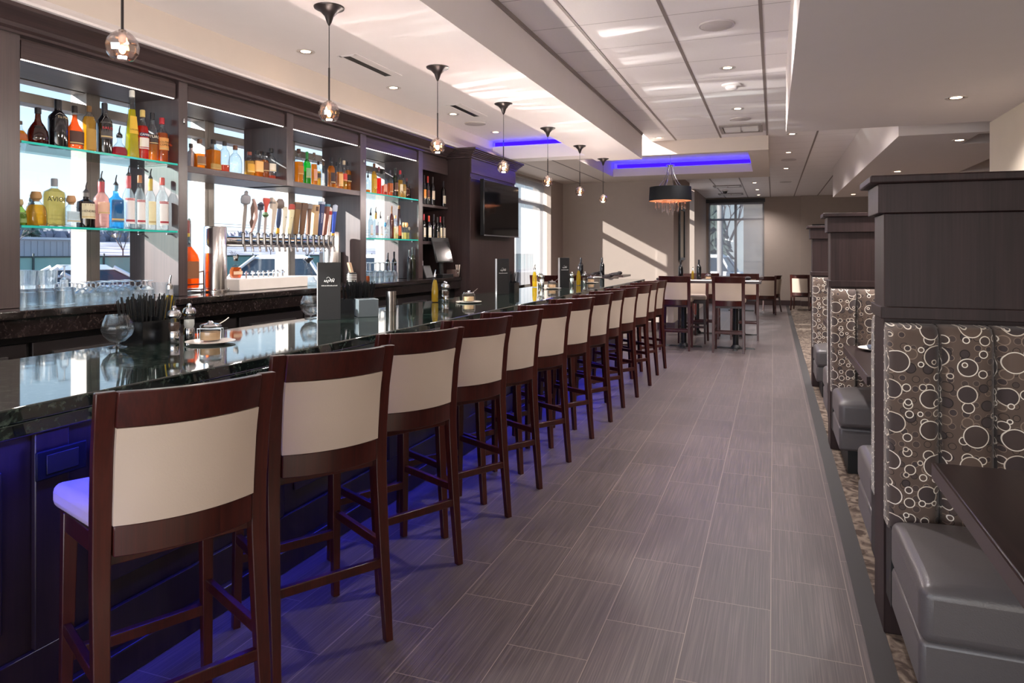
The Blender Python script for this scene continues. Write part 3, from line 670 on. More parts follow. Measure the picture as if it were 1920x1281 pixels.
# ---- stacked glasses on the back counter
gsrc = {}
def glass(kind, name, label, cat, loc, group, rz=0):
    if kind in gsrc: return dup(gsrc[kind], loc, rz, label, group)
    t = thing(name, label, cat, loc, rz, group)
    if kind == 'rocks':
        MB().lathe([(.040, 0), (.041, .01), (.044, .05), (.047, .093), (.045, .093), (.041, .02), (.0, .016)], 20, sq=3, cap=False).lathe([(0, 0), (.040, 0)], 20, sq=3, cap=False).build('tumbler', M_GLASSR, t)
    elif kind == 'rocksinv':
        MB().lathe([(.047, 0), (.044, .045), (.041, .085), (.039, .093), (0, .093)], 20, sq=3, cap=False).lathe([(.044, .001), (.040, .074), (0, .078)], 20, sq=3, cap=False).build('tumbler', M_GLASSR, t)
    elif kind == 'stem':
        MB().lathe([(0, .078), (.016, .073), (.0365, .054), (.0395, .028), (.0318, 0), (.033, 0), (.041, .028), (.038, .055), (.018, .075), (.006, .082)], 20, cap=False).build('bowl', M_GLASSR, t)
        MB().lathe([(.006, .082), (.005, .098), (.008, .104)], 12, cap=False).build('stem', M_GLASSR, t)
        MB().lathe([(.008, .104), (.034, .109), (.034, .111), (0, .113)], 20, cap=False).build('foot', M_GLASSR, t)
    elif kind == 'wine':
        MB().lathe([(0, .101), (.028, .087), (.0403, .064), (.0404, .035), (.0328, 0), (.034, 0), (.042, .035), (.042, .065), (.030, .09), (.006, .105)], 20, cap=False).build('bowl', M_GLASSR, t)
        MB().lathe([(.005, .105), (.004, .165), (.007, .176)], 12, cap=False).build('stem', M_GLASSR, t)
        MB().lathe([(.007, .176), (.036, .182), (.036, .184), (0, .185)], 20, cap=False).build('foot', M_GLASSR, t)
    elif kind == 'cordial':
        MB().lathe([(0, .052), (.0185, .039), (.0208, 0), (.022, 0), (.020, .04), (.006, .055)], 16, cap=False).build('bowl', M_GLASSR, t)
        MB().lathe([(.005, .055), (.004, .105), (.006, .112)], 12, cap=False).build('stem', M_GLASSR, t)
        MB().lathe([(.006, .112), (.030, .117), (.030, .119), (0, .12)], 18, cap=False).build('foot', M_GLASSR, t)
    gsrc[kind] = t; return t
g1 = 'tumblers stacked on the back counter'
for k, y in enumerate((2.53, 2.63, 2.73)):
    glass('rocksinv', 'tumbler', 'upturned clear tumbler, %s of the lower layer from the near post' % ORD[k], 'glass', (-3.60, y, Z0), g1)
for k, y in enumerate((2.53, 2.632)):
    glass('rocks', 'tumbler', 'clear tumbler standing on the upturned ones, %s from the near post' % ORD[k], 'glass', (-3.60, y, Z0+.0935), g1)
for k, y in enumerate((2.56, 2.67)):
    glass('rocksinv', 'tumbler', 'clear tumbler in the back row behind the stack, %s from near post' % ORD[k], 'glass', (-3.71, y, Z0), g1)
glass('cordial', 'cordial_glass', 'tall upside-down cordial glass standing on an upturned tumbler', 'glass', (-3.60, 2.73, Z0+.0935), None)
g2 = 'stemmed glasses upside down on the back counter'
for r_, (x, n0, rowname) in enumerate(((-3.60, 0, 'front row'), (-3.69, .04, 'middle row'), (-3.78, .0, 'back row'))):
    for k in range(6):
        glass('stem', 'stemmed_glass', 'upside-down stemmed glass, %s in the %s of nearest bay' % (ORD[k], rowname), 'glass', (x, 2.835+k*.087+n0, Z0), g2)
glass('rocks', 'tumbler', 'clear tumbler at the far end of the upside-down stemmed glasses', 'glass', (-3.63, 3.40, Z0), None)
g3 = 'wine glasses in the far bay'
for r_, (x, rowname) in enumerate(((-3.60, 'front row'), (-3.70, 'middle row'), (-3.80, 'back row'))):
    for k in range(6):
        if r_ == 2 and k > 3: continue
        glass('wine', 'wine_glass', 'upside-down wine glass, %s in the %s of far bay' % (ORD[k], rowname), 'glass', (x, 5.80+k*.092, Z0), g3)
t = thing('copper_mug', 'small copper mug beside the wine glasses, next to the far post', 'mug', (-3.585, 5.735, Z0))
MB().lathe([(.022, 0), (.026, .02), (.024, .06), (.022, .06), (.022, .006), (0, .004)], 18, cap=False).build('cup', pbr('copper', '#b8603c', .3, .9), t)
# ================================================================ bottles: depth, place along the shelf, height, radius, form ...
SHELVES = {
 'A1': (-3.66, 2.022, 'top glass shelf of the nearest bay', [
  (-3.660, 2.532, 0.111, 0.0414, 'dome', 'clear', 'amber', 0.55, '#3a2a20', ('#c96a28', 0.1, 0.4), 0, None, 'cut-off round orange brandy bottle'),
  (-3.660, 2.628, 0.198, 0.0566, 'dome', 'brown', 'orange', 0.62, '#2b2a30', ('#3b2a25', 0.12, 0.5), 0, None, 'round dark liqueur bottle with orange shoulders'),
  (-3.660, 2.740, 0.263, 0.0509, 'wine', 'black', None, 0, '#191a1f', None, 0, ('Tia Maria', '#c9b48a', 0.62, 0.2), 'black wine-shaped liqueur bottle with gold script'),
  (-3.660, 2.841, 0.248, 0.0507, 'bell', 'clear', 'orange', 0.8, '#241c1a', ('#4a2c22', 0.12, 0.42), 0, None, 'bell-shaped orange liqueur bottle with brown label'),
  (-3.660, 2.926, 0.265, 0.0411, 'waist', 'clear', 'gold', 0.85, '#6b4a24', ('#b08a3c', 0.05, 0.5), 0, None, 'golden waisted liqueur bottle'),
  (-3.660, 3.025, 0.302, 0.0436, 'wine', 'black', None, 0, '#26262c', ('#4e4a48', 0.3, 0.62), 0, ('BAILEYS', '#c8323c', 0.5, 0.14), 'black cream-liqueur bottle with oval label'),
  (-3.660, 3.129, 0.127, 0.0510, 'decanter', 'clear', 'wine', 0.45, None, None, 1, None, 'low clear decanter of red liqueur with pourer'),
  (-3.660, 3.222, 0.416, 0.0407, 'cone', 'clear', 'yellow', 0.72, '#d8d4cc', ('#e0b63a', 0.36, 0.62), 0, ('GALLIANO', '#7a4a10', 0.42, 0.1), 'tall slender cone bottle of yellow liqueur'),
  (-3.660, 3.304, 0.311, 0.0381, 'spirit', 'clear', 'red', 0.68, '#c9b06a', ('#e8e2da', 0.22, 0.44), 0, ('CAMPARI', '#f4f2f2', 0.5, 0.22), 'bright red aperitif bottle with pale cap'),
  (-3.660, 3.392, 0.307, 0.0371, 'spirit', 'clear', 'amber', 0.55, '#24242a', ('#3a2f2a', 0.35, 0.55), 0, ('TUACA', '#f2ead6', 0.5, 0.2), 'amber liqueur bottle with black cap, dark label'),
  (-3.660, 3.480, 0.289, 0.0412, 'spirit', 'clear', 'orange', 0.66, '#b23038', ('#e6a45c', 0.28, 0.55), 0, ('SOUTHERN\nCOMFORT', '#3a1e14', 0.42, 0.13), 'orange liqueur bottle with red cap'),
 ]),
 'A2': (-3.66, 1.592, 'lower glass shelf of the nearest bay', [
  (-3.660, 2.532, 0.135, 0.0304, 'squat', 'green', 'pale', 0.5, '#b9a678', ('#7d9a5a', 0.1, 0.5), 0, None, 'cut-off green squat tequila bottle'),
  (-3.660, 2.619, 0.181, 0.0508, 'squat', 'clear', 'gold', 0.62, '#b78f5c', None, 0, None, 'squat golden tequila bottle with cork ball'),
  (-3.660, 2.719, 0.261, 0.0550, 'squareshort', 'clear', 'pale2', 0.88, '#8a8f96', None, 0, ('AVION', '#20201f', 0.56, 0.24), 'broad square pale tequila bottle with grey stopper'),
  (-3.660, 2.822, 0.175, 0.0445, 'squat', 'clear', 'water', 0.5, '#b98f66', ('#cfe3ee', 0.15, 0.5), 0, None, 'small squat silver tequila bottle with cork'),
  (-3.660, 2.906, 0.200, 0.0485, 'apoth', 'grey', None, 0, '#6d6a68', ('#d9cfae', 0.25, 0.68), 1, ('HENDRICKS', '#4a4338', 0.46, 0.14), 'dark apothecary gin bottle with diamond label'),
  (-3.660, 3.004, 0.273, 0.0449, 'spirit', 'clear', 'pinkw', 0.8, '#a33a3f', ('#e0b49a', 0.3, 0.55), 1, None, 'clear gin bottle with red capsule and pourer'),
  (-3.660, 3.100, 0.260, 0.0396, 'square', 'blue', 'bluew', 0.8, '#5f8aa0', ('#3d6f98', 0.15, 0.66), 1, None, 'pale blue square gin bottle with pourer'),
  (-3.660, 3.188, 0.326, 0.0355, 'spirit', 'clear', 'water', 0.85, '#b5464f', ('#f0ecea', 0.1, 0.58), 1, ('STOLICHNAYA', '#f4e9e4', 0.555, 0.12), 'red and white vodka bottle with pourer'),
  (-3.660, 3.268, 0.335, 0.0329, 'spirit', 'clear', 'water', 0.85, '#a86a3c', ('#f0ecea', 0.1, 0.55), 0, ('STOLICHNAYA', '#f4e9e4', 0.525, 0.12), 'berry vodka bottle with brown cap'),
  (-3.660, 3.348, 0.324, 0.0334, 'spirit', 'clear', 'water', 0.85, '#b79a3e', ('#e9dfb4', 0.1, 0.55), 1, None, 'vanilla vodka bottle with gold cap, pourer'),
  (-3.660, 3.438, 0.337, 0.0392, 'spirit', 'clear', 'water', 0.85, '#c2504a', ('#f0ecea', 0.1, 0.55), 0, ('STOLICHNAYA', '#f4e9e4', 0.525, 0.12), 'strawberry vodka bottle with red cap'),
 ]),
 'B': (-3.68, 2.022, 'solid shelf, taps-column half', [
  (-3.680, 3.695, 0.183, 0.0431, 'round', 'smoke', None, 0, '#4a4444', None, 0, None, 'smoky rounded bottle half behind the post'),
  (-3.680, 3.771, 0.204, 0.0438, 'roundsh', 'clear', 'amber', 0.5, '#6a4a3a', ('#8a6a4e', 0.12, 0.42), 0, None, 'half-full whisky bottle with round brown label'),
  (-3.680, 3.898, 0.221, 0.0467, 'square', 'clear', 'amber', 0.66, '#2a2624', ('#a98a4a', 0.05, 0.22), 0, None, 'square whisky bottle, nearly full, black cap'),
  (-3.680, 4.005, 0.225, 0.0381, 'roundsh', 'clear', 'coral', 0.24, '#3a3634', None, 0, None, 'almost empty clear bottle with coral remains'),
  (-3.680, 4.112, 0.210, 0.0545, 'round', 'clear', None, 0, '#6b4636', None, 0, None, 'empty domed clear whisky bottle'),
  (-3.680, 4.268, 0.184, 0.0420, 'roundsh', 'clear', 'gold', 0.62, '#7a3a2a', ('#c8962e', 0.15, 0.5), 0, None, 'gold whisky bottle with horseshoe emblem'),
  (-3.680, 4.344, 0.203, 0.0406, 'square', 'clear', 'amber', 0.62, '#2d2d2f', ('#d8a868', 0.2, 0.6), 0, None, 'square bourbon bottle with tan label'),
  (-3.680, 4.458, 0.203, 0.0352, 'spirit', 'clear', 'brown', 0.7, '#26262a', ('#5a3320', 0.25, 0.6), 0, None, 'slim dark bourbon bottle with brown label'),
  (-3.680, 4.564, 0.244, 0.0421, 'roundsh', 'clear', 'coral', 0.12, '#2a2a2c', ('#e6dccb', 0.25, 0.5), 0, None, 'near-empty clear whisky bottle with pale label'),
  (-3.680, 4.655, 0.227, 0.0342, 'spirit', 'clear', 'amber', 0.3, '#3a2f2c', None, 0, None, 'clear bottle half hidden by the divider'),
 ]),
 'C': (-3.68, 2.022, 'solid shelf, divider-to-far-post half', [
  (-3.680, 4.844, 0.287, 0.0397, 'spirit', 'clear', 'amber', 0.62, '#5a4038', ('#c07a2a', 0.25, 0.5), 0, None, 'amber scotch bottle with brown capsule'),
  (-3.680, 4.955, 0.278, 0.0314, 'wine', 'greenv', 'lime', 0.4, '#2f8f4a', ('#8fb58a', 0.2, 0.5), 0, None, 'bright green scotch bottle'),
  (-3.680, 5.053, 0.283, 0.0274, 'spirit', 'clear', 'amber', 0.65, '#6a5a50', ('#e0a890', 0.15, 0.5), 0, None, 'slim scotch bottle with pink label'),
  (-3.680, 5.113, 0.216, 0.0253, 'roundsh', 'clear', 'gold', 0.6, '#3a2c26', ('#3a3230', 0.3, 0.52), 0, None, 'small gold bottle with dark band'),
  (-3.680, 5.182, 0.219, 0.0233, 'roundsh', 'clear', None, 0, '#6a5236', None, 0, None, 'small clear bottle with tan cap'),
  (-3.680, 5.301, 0.275, 0.0355, 'spirit', 'clear', 'amber', 0.72, '#25252b', ('#3a2c30', 0.15, 0.5), 0, None, 'amber scotch bottle with dark label'),
  (-3.680, 5.382, 0.264, 0.0240, 'spirit', 'clear', 'amber', 0.6, '#2c2c33', ('#8a7a66', 0.2, 0.5), 0, None, 'thin amber bottle tucked behind dark-label scotch'),
  (-3.680, 5.466, 0.286, 0.0340, 'roundsh', 'clear', 'amber', 0.55, '#3d3c3a', ('#e2b070', 0.1, 0.5), 0, None, 'clear-shouldered scotch with orange label'),
  (-3.680, 5.560, 0.271, 0.0320, 'roundsh', 'clear', 'gold', 0.55, '#c9b59a', ('#c8413a', 0.3, 0.55), 0, None, 'scotch bottle with slanting red label'),
  (-3.680, 5.670, 0.265, 0.0300, 'square', 'clear', 'amber', 0.72, '#24242a', ('#2f2a28', 0.3, 0.55), 0, None, 'square orange scotch bottle with black label'),
 ]),
 'D1': (-3.67, 2.022, 'top glass shelf of the far bay', [
  (-3.670, 5.890, 0.183, 0.0232, 'spirit', 'clear', 'amber', 0.2, None, None, 1, None, 'nearly empty clear rum bottle with pourer'),
  (-3.670, 6.002, 0.303, 0.0314, 'roundsh', 'clear', 'gold', 0.75, '#6a4430', ('#d8a83a', 0.2, 0.5), 0, None, 'golden rum bottle with tall cork'),
  (-3.670, 6.091, 0.281, 0.0238, 'spirit', 'clear', 'red', 0.6, '#8a4a48', None, 0, None, 'bright red cordial bottle'),
  (-3.670, 6.188, 0.257, 0.0295, 'spirit', 'clear', 'coral', 0.4, '#4c4a48', ('#e9a890', 0.15, 0.45), 0, None, 'coral-bottomed rum bottle with black cap'),
  (-3.670, 6.304, 0.272, 0.0327, 'spirit', 'clear', 'orange', 0.5, '#3a3a42', ('#b8642a', 0.15, 0.5), 0, None, 'orange spiced rum bottle'),
  (-3.670, 6.412, 0.304, 0.0304, 'wine', 'olive', 'brown', 0.5, '#3a3f3a', ('#6a4a36', 0.2, 0.5), 0, None, 'tall olive cognac bottle'),
  (-3.670, 6.512, 0.291, 0.0308, 'spirit', 'clear', 'gold', 0.65, '#c2363a', ('#e8d8b0', 0.25, 0.5), 0, None, 'gold rum bottle with red cap'),
  (-3.670, 6.620, 0.255, 0.0312, 'roundsh', 'clear', 'gold', 0.6, '#2c2c2e', ('#8a6a2a', 0.25, 0.5), 0, None, 'gold rum bottle with black cap'),
  (-3.670, 6.761, 0.225, 0.0346, 'dome', 'brown', 'brown', 0.6, '#6a3438', ('#a06a4a', 0.2, 0.5), 0, None, 'dark amber brandy bottle with wax neck'),
  (-3.670, 6.858, 0.169, 0.0204, 'roundsh', 'brown', None, 0, '#4a2a20', None, 0, None, 'little brown bottle against the end panel'),
 ]),
 'D2': (-3.67, 1.592, 'lower glass shelf of the far bay', [
  (-3.670, 5.938, 0.259, 0.0233, 'spirit', 'clear', 'water', 0.7, None, ('#dfe2ea', 0.1, 0.5), 1, None, 'frosted vodka bottle with pourer, beside far-bay post'),
  (-3.670, 6.031, 0.252, 0.0289, 'spirit', 'clear', 'water', 0.7, '#b98f3a', ('#8a86a0', 0.12, 0.5), 1, None, 'vodka bottle with purple label and pourer'),
  (-3.670, 6.117, 0.236, 0.0266, 'spirit', 'clear', 'water', 0.7, None, ('#e6e6ea', 0.12, 0.5), 1, None, 'white-label vodka bottle with pourer'),
  (-3.670, 6.209, 0.164, 0.0269, 'squat', 'clear', 'water', 0.6, '#4a86b8', ('#c9dbe6', 0.2, 0.5), 0, None, 'small clear bottle with blue stopper'),
  (-3.670, 6.272, 0.230, 0.0217, 'spirit', 'clear', 'water', 0.6, '#c9c2b4', None, 0, None, 'slim clear gin bottle'),
  (-3.670, 6.341, 0.339, 0.0219, 'wine', 'brownv', None, 0, '#7a4a26', None, 0, None, 'tall slim brown tequila bottle, nearer of two'),
  (-3.670, 6.412, 0.243, 0.0304, 'apoth', 'clear', 'pale', 0.5, '#c79a52', ('#e8dcc0', 0.2, 0.55), 0, None, 'clear jar-like bottle with gold lid'),
  (-3.670, 6.489, 0.351, 0.0279, 'cone', 'brownv', None, 0, '#8a5a2c', ('#c05a2a', 0.1, 0.4), 0, None, 'tall tapering brown tequila bottle'),
  (-3.670, 6.603, 0.178, 0.0283, 'squat', 'clear', 'pale', 0.4, '#c79a62', None, 0, None, 'small clear tequila bottle with cork, nearer'),
  (-3.670, 6.726, 0.178, 0.0316, 'squat', 'clear', 'pale', 0.4, '#d0a068', None, 0, None, 'small clear tequila bottle with cork, farther'),
  (-3.670, 6.822, 0.134, 0.0232, 'squat', 'clear', 'water', 0.4, '#cdbfa8', None, 0, None, 'smallest clear bottle at the end panel'),
 ]),
 'E1': (-3.625, 1.99, 'top shelf of the wine rack', [
  (-3.625, 6.966, 0.319, 0.0266, 'wine', 'black', None, 0, '#2a2326', ('#d98a3a', 0.2, 0.5), 0, None, 'dark wine bottle with orange label'),
  (-3.625, 7.056, 0.316, 0.0239, 'wine', 'black', None, 0, '#c24038', ('#6a3a2c', 0.2, 0.5), 0, None, 'dark wine bottle with red capsule'),
  (-3.625, 7.174, 0.321, 0.0272, 'wine', 'black', None, 0, '#3a3436', ('#d8c8b0', 0.2, 0.5), 0, None, 'dark wine bottle with cream label'),
  (-3.625, 7.536, 0.300, 0.0284, 'wine', 'black', None, 0, '#26222a', ('#e6dcc8', 0.12, 0.42), 0, None, 'lone dark wine bottle with white label'),
 ]),
 'E2': (-3.625, 1.578, 'lower shelf of the wine rack', [
  (-3.625, 6.960, 0.301, 0.0236, 'wine', 'black', None, 0, '#b83a44', ('#e2d8c8', 0.15, 0.5), 0, None, 'wine bottle with crimson capsule, white label'),
  (-3.625, 7.082, 0.287, 0.0299, 'wine', 'black', None, 0, '#d0503a', ('#e6dccc', 0.15, 0.55), 0, None, 'wine bottle with orange-red capsule'),
  (-3.625, 7.201, 0.310, 0.0243, 'wine', 'black', None, 0, '#2a2a33', None, 0, None, 'unlabelled black wine bottle'),
  (-3.625, 7.296, 0.282, 0.0246, 'wine', 'black', None, 0, '#25252b', ('#6a5a4a', 0.15, 0.4), 0, None, 'wine bottle with dark tan label'),
  (-3.625, 7.372, 0.291, 0.0248, 'wine', 'black', None, 0, '#a83440', ('#e6d8b8', 0.15, 0.55), 0, None, 'wine bottle with red capsule, ivory label'),
  (-3.625, 7.464, 0.294, 0.0250, 'wine', 'black', None, 0, '#3a3438', ('#efe4d2', 0.15, 0.55), 0, None, 'wine bottle with black capsule, ivory label'),
 ]),
 'F': (-3.62, 1.17, 'back counter', [
  (-3.800, 6.483, 0.280, 0.0252, 'wine', 'black', None, 0, '#20202a', ('#4a4a66', 0.2, 0.5), 0, None, 'dark wine bottle behind the wine glasses, nearer'),
  (-3.800, 6.616, 0.291, 0.0257, 'wine', 'black', None, 0, '#20202a', ('#4a4a66', 0.2, 0.5), 0, None, 'dark wine bottle behind the wine glasses, farther'),
  (-3.620, 6.622, 0.311, 0.0255, 'wine', 'smoke2', None, 0, '#3a383c', None, 0, None, 'smoky grey wine bottle by the far post'),
  (-3.620, 6.705, 0.337, 0.0314, 'wine', 'olived', None, 0, '#27282a', None, 0, None, 'tall dark green wine bottle by the far post'),
 ]),
}
# ---------------------------------------------------------------- bottle builder
GL = {'clear': M_GLASS, 'brown': thin_glass('brown_glass', '#8a4d1c', .7, base=.08), 'black': pbr('black_bottle', '#0c0c10', .08, spec=.7, coat=.5),
      'green': thin_glass('green_glass', '#b9cf8e', .6), 'greenv': thin_glass('vivid_green_glass', '#3fd068', .6, base=.08), 'grey': thin_glass('charcoal_glass', '#5a5357', .6, base=.1),
      'blue': thin_glass('pale_blue_glass', '#a6dcf2', .5), 'smoke': thin_glass('smoke_glass', '#a89a98', .5), 'smoke2': thin_glass('grey_glass', '#8a8688', .7, base=.1),
      'olive': thin_glass('olive_glass', '#7a8a58', .6, base=.08), 'olived': pbr('dark_green_bottle', '#1c1f14', .1, spec=.7), 'brownv': thin_glass('amber_glass', '#a8641c', .6, base=.08)}
LQ = {k: liquid('drink_'+k, c, d) for k, c, d in (('amber', '#ffb43a', .34), ('orange', '#ff9236', .38), ('gold', '#ffd458', .34), ('wine', '#d85a6a', .4), ('yellow', '#fff232', .4),
      ('red', '#ff3028', .45), ('pale', '#f6ecb8', .3), ('pale2', '#f3e2a4', .35), ('water', '#f4f8fa', .12), ('pinkw', '#f8cfc6', .3), ('bluew', '#b4e4f8', .25), ('coral', '#f27a5c', .4),
      ('brown', '#d27c2e', .42), ('lime', '#a8e01c', .45))}
KIND = {  # outline (radius, height) as fractions, squareness, flatness of depth, cap start
 'dome':   ([(.85, 0), (.97, .06), (1, .22), (.90, .38), (.62, .52), (.36, .62), (.28, .70), (.26, .84)], None, .8, .84),
 'wine':   ([(.94, 0), (1, .03), (1, .58), (.92, .65), (.60, .72), (.38, .77), (.34, .90)], None, 1, .86),
 'bell':   ([(.96, 0), (1, .04), (1, .42), (.92, .47), (.52, .58), (.34, .70), (.28, .86)], None, .8, .84),
 'waist':  ([(.92, 0), (.98, .05), (.86, .38), (.94, .58), (.98, .66), (.75, .76), (.36, .83), (.32, .9)], None, .9, .87),
 'decanter': ([(.7, 0), (1, .12), (1, .32), (.7, .5), (.3, .68), (.26, .95), (.32, 1)], None, .8, 1),
 'cone':   ([(.96, 0), (1, .02), (.82, .35), (.58, .62), (.42, .78), (.36, .92)], 3, 1, .90),
 'spirit': ([(.95, 0), (1, .03), (1, .58), (.92, .65), (.58, .73), (.40, .78), (.37, .90)], None, 1, .86),
 'roundsh': ([(.92, 0), (1, .04), (1, .56), (.9, .66), (.6, .73), (.38, .77), (.35, .88)], None, .85, .86),
 'round':  ([(.86, 0), (1, .10), (1, .42), (.84, .58), (.55, .68), (.28, .74), (.27, .88)], None, .8, .85),
 'square': ([(.96, 0), (1, .02), (1, .62), (.93, .67), (.5, .73), (.36, .77), (.34, .88)], 5, .85, .86),
 'squareshort': ([(.94, 0), (1, .03), (1, .66), (.92, .72), (.5, .77), (.30, .80), (.28, .9)], 5, .6, .84),
 'squat':  ([(.90, 0), (1, .06), (.97, .40), (.84, .56), (.52, .66), (.38, .72), (.36, .80)], 3, .85, .74),
 'apoth':  ([(.97, 0), (1, .03), (1, .66), (.93, .74), (.5, .78), (.32, .81), (.32, .92)], None, 1, .88)}
M_POUR = pbr('pourer_black', '#2a2a2e', .35)
def bottle(x, y, z, h, r, kind, gl, lq, fill, cap, lab, pour, txt, label, name='bottle', group=None, cat='bottle'):
    pr, sq, fl, cz = KIND[kind]
    pr = [(a*r, b*h) for a, b in pr]
    t = thing(name, label, cat, (x, y, z), R(random.uniform(-6, 6)), group)
    if cap is None: top = pr[-1][1]
    else: top = pr[-1][1]
    n = 24 if r*2 > .045 else 18
    body = MB().lathe(pr, n, sq=sq, sx=fl, cap=False).lathe([(0, 0), pr[0]], n, sq=sq, sx=fl, cap=False)
    if gl in ('clear', 'blue', 'green', 'smoke'): body.lathe([(0, .05*h), (pr[0][0]*.9, .02*h)], n, sq=sq, sx=fl, cap=False)
    b = body.build('glass_body', GL[gl], t)
    if lq and fill > 0:
        zt = fill*(pr[-1][1] if fill > .8 else .72*h)/(1 if fill > .8 else .72)
        zt = min(zt, pr[-1][1]*.97)
        lp = [(0, .02*h), (pr[0][0]*.93, .02*h)]+[(max(a-.0025, .002)*.97, max(b_, .025*h)) for a, b_ in pr[1:] if b_ < zt]
        rt = interp([(b_, a) for a, b_ in pr], zt); lp += [((rt-.0025)*.97, zt), (0, zt)]
        MB().lathe(lp, n, sq=sq, sx=fl, cap=False).build('liquid', LQ[lq], t)
    nr = pr[-1][0]
    if cap:
        c0 = cz*h
        if kind == 'squat': MB().lathe([(nr*.9, c0-.02*h), (nr*.9, c0+.02*h), (nr*1.45, c0+.06*h), (nr*1.6, c0+.13*h), (nr*1.2, h), (0, h)], 16).build('stopper', flat(cap, .6), t)
        else: MB().lathe([(nr*1.06+.001, c0), (nr*1.06+.001, h*.985), (nr*.98, h), (0, h)], 16).build('cap', flat(cap, .35), t)
        if kind in ('wine',) or (kind == 'spirit' and pour): MB().lathe([(nr*1.05+.0008, c0-.1*h), (nr*1.04+.0008, c0)], 16, cap=False).build('neck_foil', flat(cap, .4), t)
    if pour:
        zt = h if cap else pr[-1][1]
        m = MB().lathe([(nr*1.1, zt-.012), (nr*1.1, zt+.006), (nr*.7, zt+.012), (.005, zt+.02)], 12).tube([(0, 0, zt+.015), (0, 0, zt+.035), (.006, .002, zt+.06)], [.0045, .004, .003], 8)
        m.build('pourer', M_POUR, t)
    if lab:
        col, a, b_ = lab; ra = interp([(q, p) for p, q in pr], (a+b_)/2*h)+.0008
        lb = MB().patch(max(ra, interp([(q, p) for p, q in pr], a*h)+.0008), a*h, b_*h, -R(62), R(62), 12, sq=sq, sx=fl, r1=interp([(q, p) for p, q in pr], b_*h)+.0008).build('paper_label', flat(col, .6), t)
        if r > .018 and h > .16:
            hh = (b_-a)*h
            MB().patch(ra+.0006, a*h+hh*.08, a*h+hh*.16, -R(58), R(58), 12, sq=sq, sx=fl).build('label_border', flat('#b23440' if col in ('#f0ecea', '#e8e2da') else '#c8b078', .5), lb)
    if txt:
        s_, col, zc, sz = txt; rr = interp([(q, p) for p, q in pr], zc*h)+.0012
        size = sz*h*.72; wmax = 2.1*rr/(max(len(q) for q in s_.split('\n'))*.62); size = min(size*1.4, wmax)
        def xf(u, v, w):
            a = u/rr; ca, sa = cos(a), sin(a); q = 1
            if sq: q = (abs(ca)**sq+abs(sa)**sq)**(-1/sq)
            return ((rr*q+w)*ca*fl+(.0006), (rr*q+w)*sa, zc*h+v)
        if s_ in ('CAMPARI', 'TUACA', 'STOLICHNAYA'):
            MB().patch(rr-.0003, zc*h-size*.62, zc*h+size*.62, -R(64), R(64), 12, sq=sq, sx=fl).build('name_band', flat({'CAMPARI': '#2b2a55', 'TUACA': '#2a2422', 'STOLICHNAYA': '#b03a48'}[s_], .5), t)
        text_mesh('lettering', s_, size, tmat(col), t, xf, depth=.0003)
    return t
for key, (bx, bz, where, rows) in SHELVES.items():
    n = len(rows); g = 'bottles on the '+where
    lo, hi = {'A': (2.472, 3.484), 'B': (3.558, 4.554), 'C': (4.633, 5.60), 'D': (5.70, 6.738), 'E': (6.835, 7.49), 'F': (5.70, 6.738)}[key[0]]
    rows = [list(q) for q in rows]
    for q in rows:
        if 'behind' in q[-1] or 'hidden' in q[-1]:
            if key != 'F': q[1] *= (q[0]-.10)/q[0]; q[0] -= .10
        if key[0] == 'A': q[3] *= .95
        q[1] = min(max(q[1], lo+q[3]*1.12+.004), hi-q[3]*1.12-.004)
    if key != 'F':
        fr = [q for q in rows if q[0] == bx]
        for i in range(len(fr)-1, 0, -1): fr[i-1][1] = min(fr[i-1][1], fr[i][1]-(fr[i][3]+fr[i-1][3])*1.0-.001)
    for i, (x, y, h, r, kind, gl, lq, fill, cap, lab, pour, txt, look) in enumerate(rows):
        nm = 'wine_bottle' if key in ('E1', 'E2', 'F') else 'liquor_bottle'
        w_ = where if len((look+' '+where).split()) <= 15 else where.replace(' of the nearest bay', ', nearest bay').replace(' of the far bay', ', far bay').replace(', taps-column half', '').replace(', divider-to-far-post half', ' far half')
        lbl = '%s, on the %s' % (look, w_) if key != 'F' else look+' on the back counter'
        if len(lbl.split()) > 16: lbl = look
        bottle(x, y, bz, h, r, kind, gl, lq, fill, cap, lab, pour, txt, lbl, nm, g)
# the giant whisky bottle in its cradle and the round bottle on the white box
t = thing('giant_whisky_bottle', 'giant square whisky bottle tipped in a wire cradle beside the steel column', 'bottle', (-3.84, 3.80, Z0))
GP = [(.085, 0), (.09, .02), (.09, .20), (.082, .235), (.045, .29), (.032, .32), (.030, .40)]
MB().lathe(GP, 28, sq=4, sx=.75, z0=.03, cap=False).lathe([(0, .03), (.085, .03)], 28, sq=4, sx=.75, cap=False).build('glass_body', GL['clear'], t)
MB().lathe([(0, .004), (.083, .004), (.087, .02), (.087, .20), (.079, .235), (.042, .29), (0, .29)], 28, sq=4, sx=.75, z0=.03, cap=False).build('liquid', LQ['orange'], t)
MB().lathe([(.034, .36), (.034, .385)], 18, z0=.03, cap=False).build('neck_band', flat('#d8b840'), t)
MB().lathe([(.036, .385), (.034, .47), (.022, .48), (0, .48)], 18, z0=.03).build('cap', flat('#8a3a38', .4), t)
MB().patch(.0912, .10, .22, -R(38), R(38), 12, sq=4, sx=.75).build('paper_label', flat('#8a5a3a'), t)
m = MB()
for yy in (-.09, .09): m.tube([(-.07, yy, .004), (.08, yy, .004), (.08, yy, .15)], .004, 6).tube([(-.07, yy, .004), (-.07, yy, .12), (.08, yy, .15)], .004, 6)
m.tube([(.08, -.09, .06), (.08, .09, .06)], .004, 6).tube([(.08, -.09, .004), (.08, .09, .004)], .004, 6).tube([(-.07, -.09, .026), (-.07, .09, .026)], .004, 6).box(-.07, -.09, .02, .08, .09, .026)
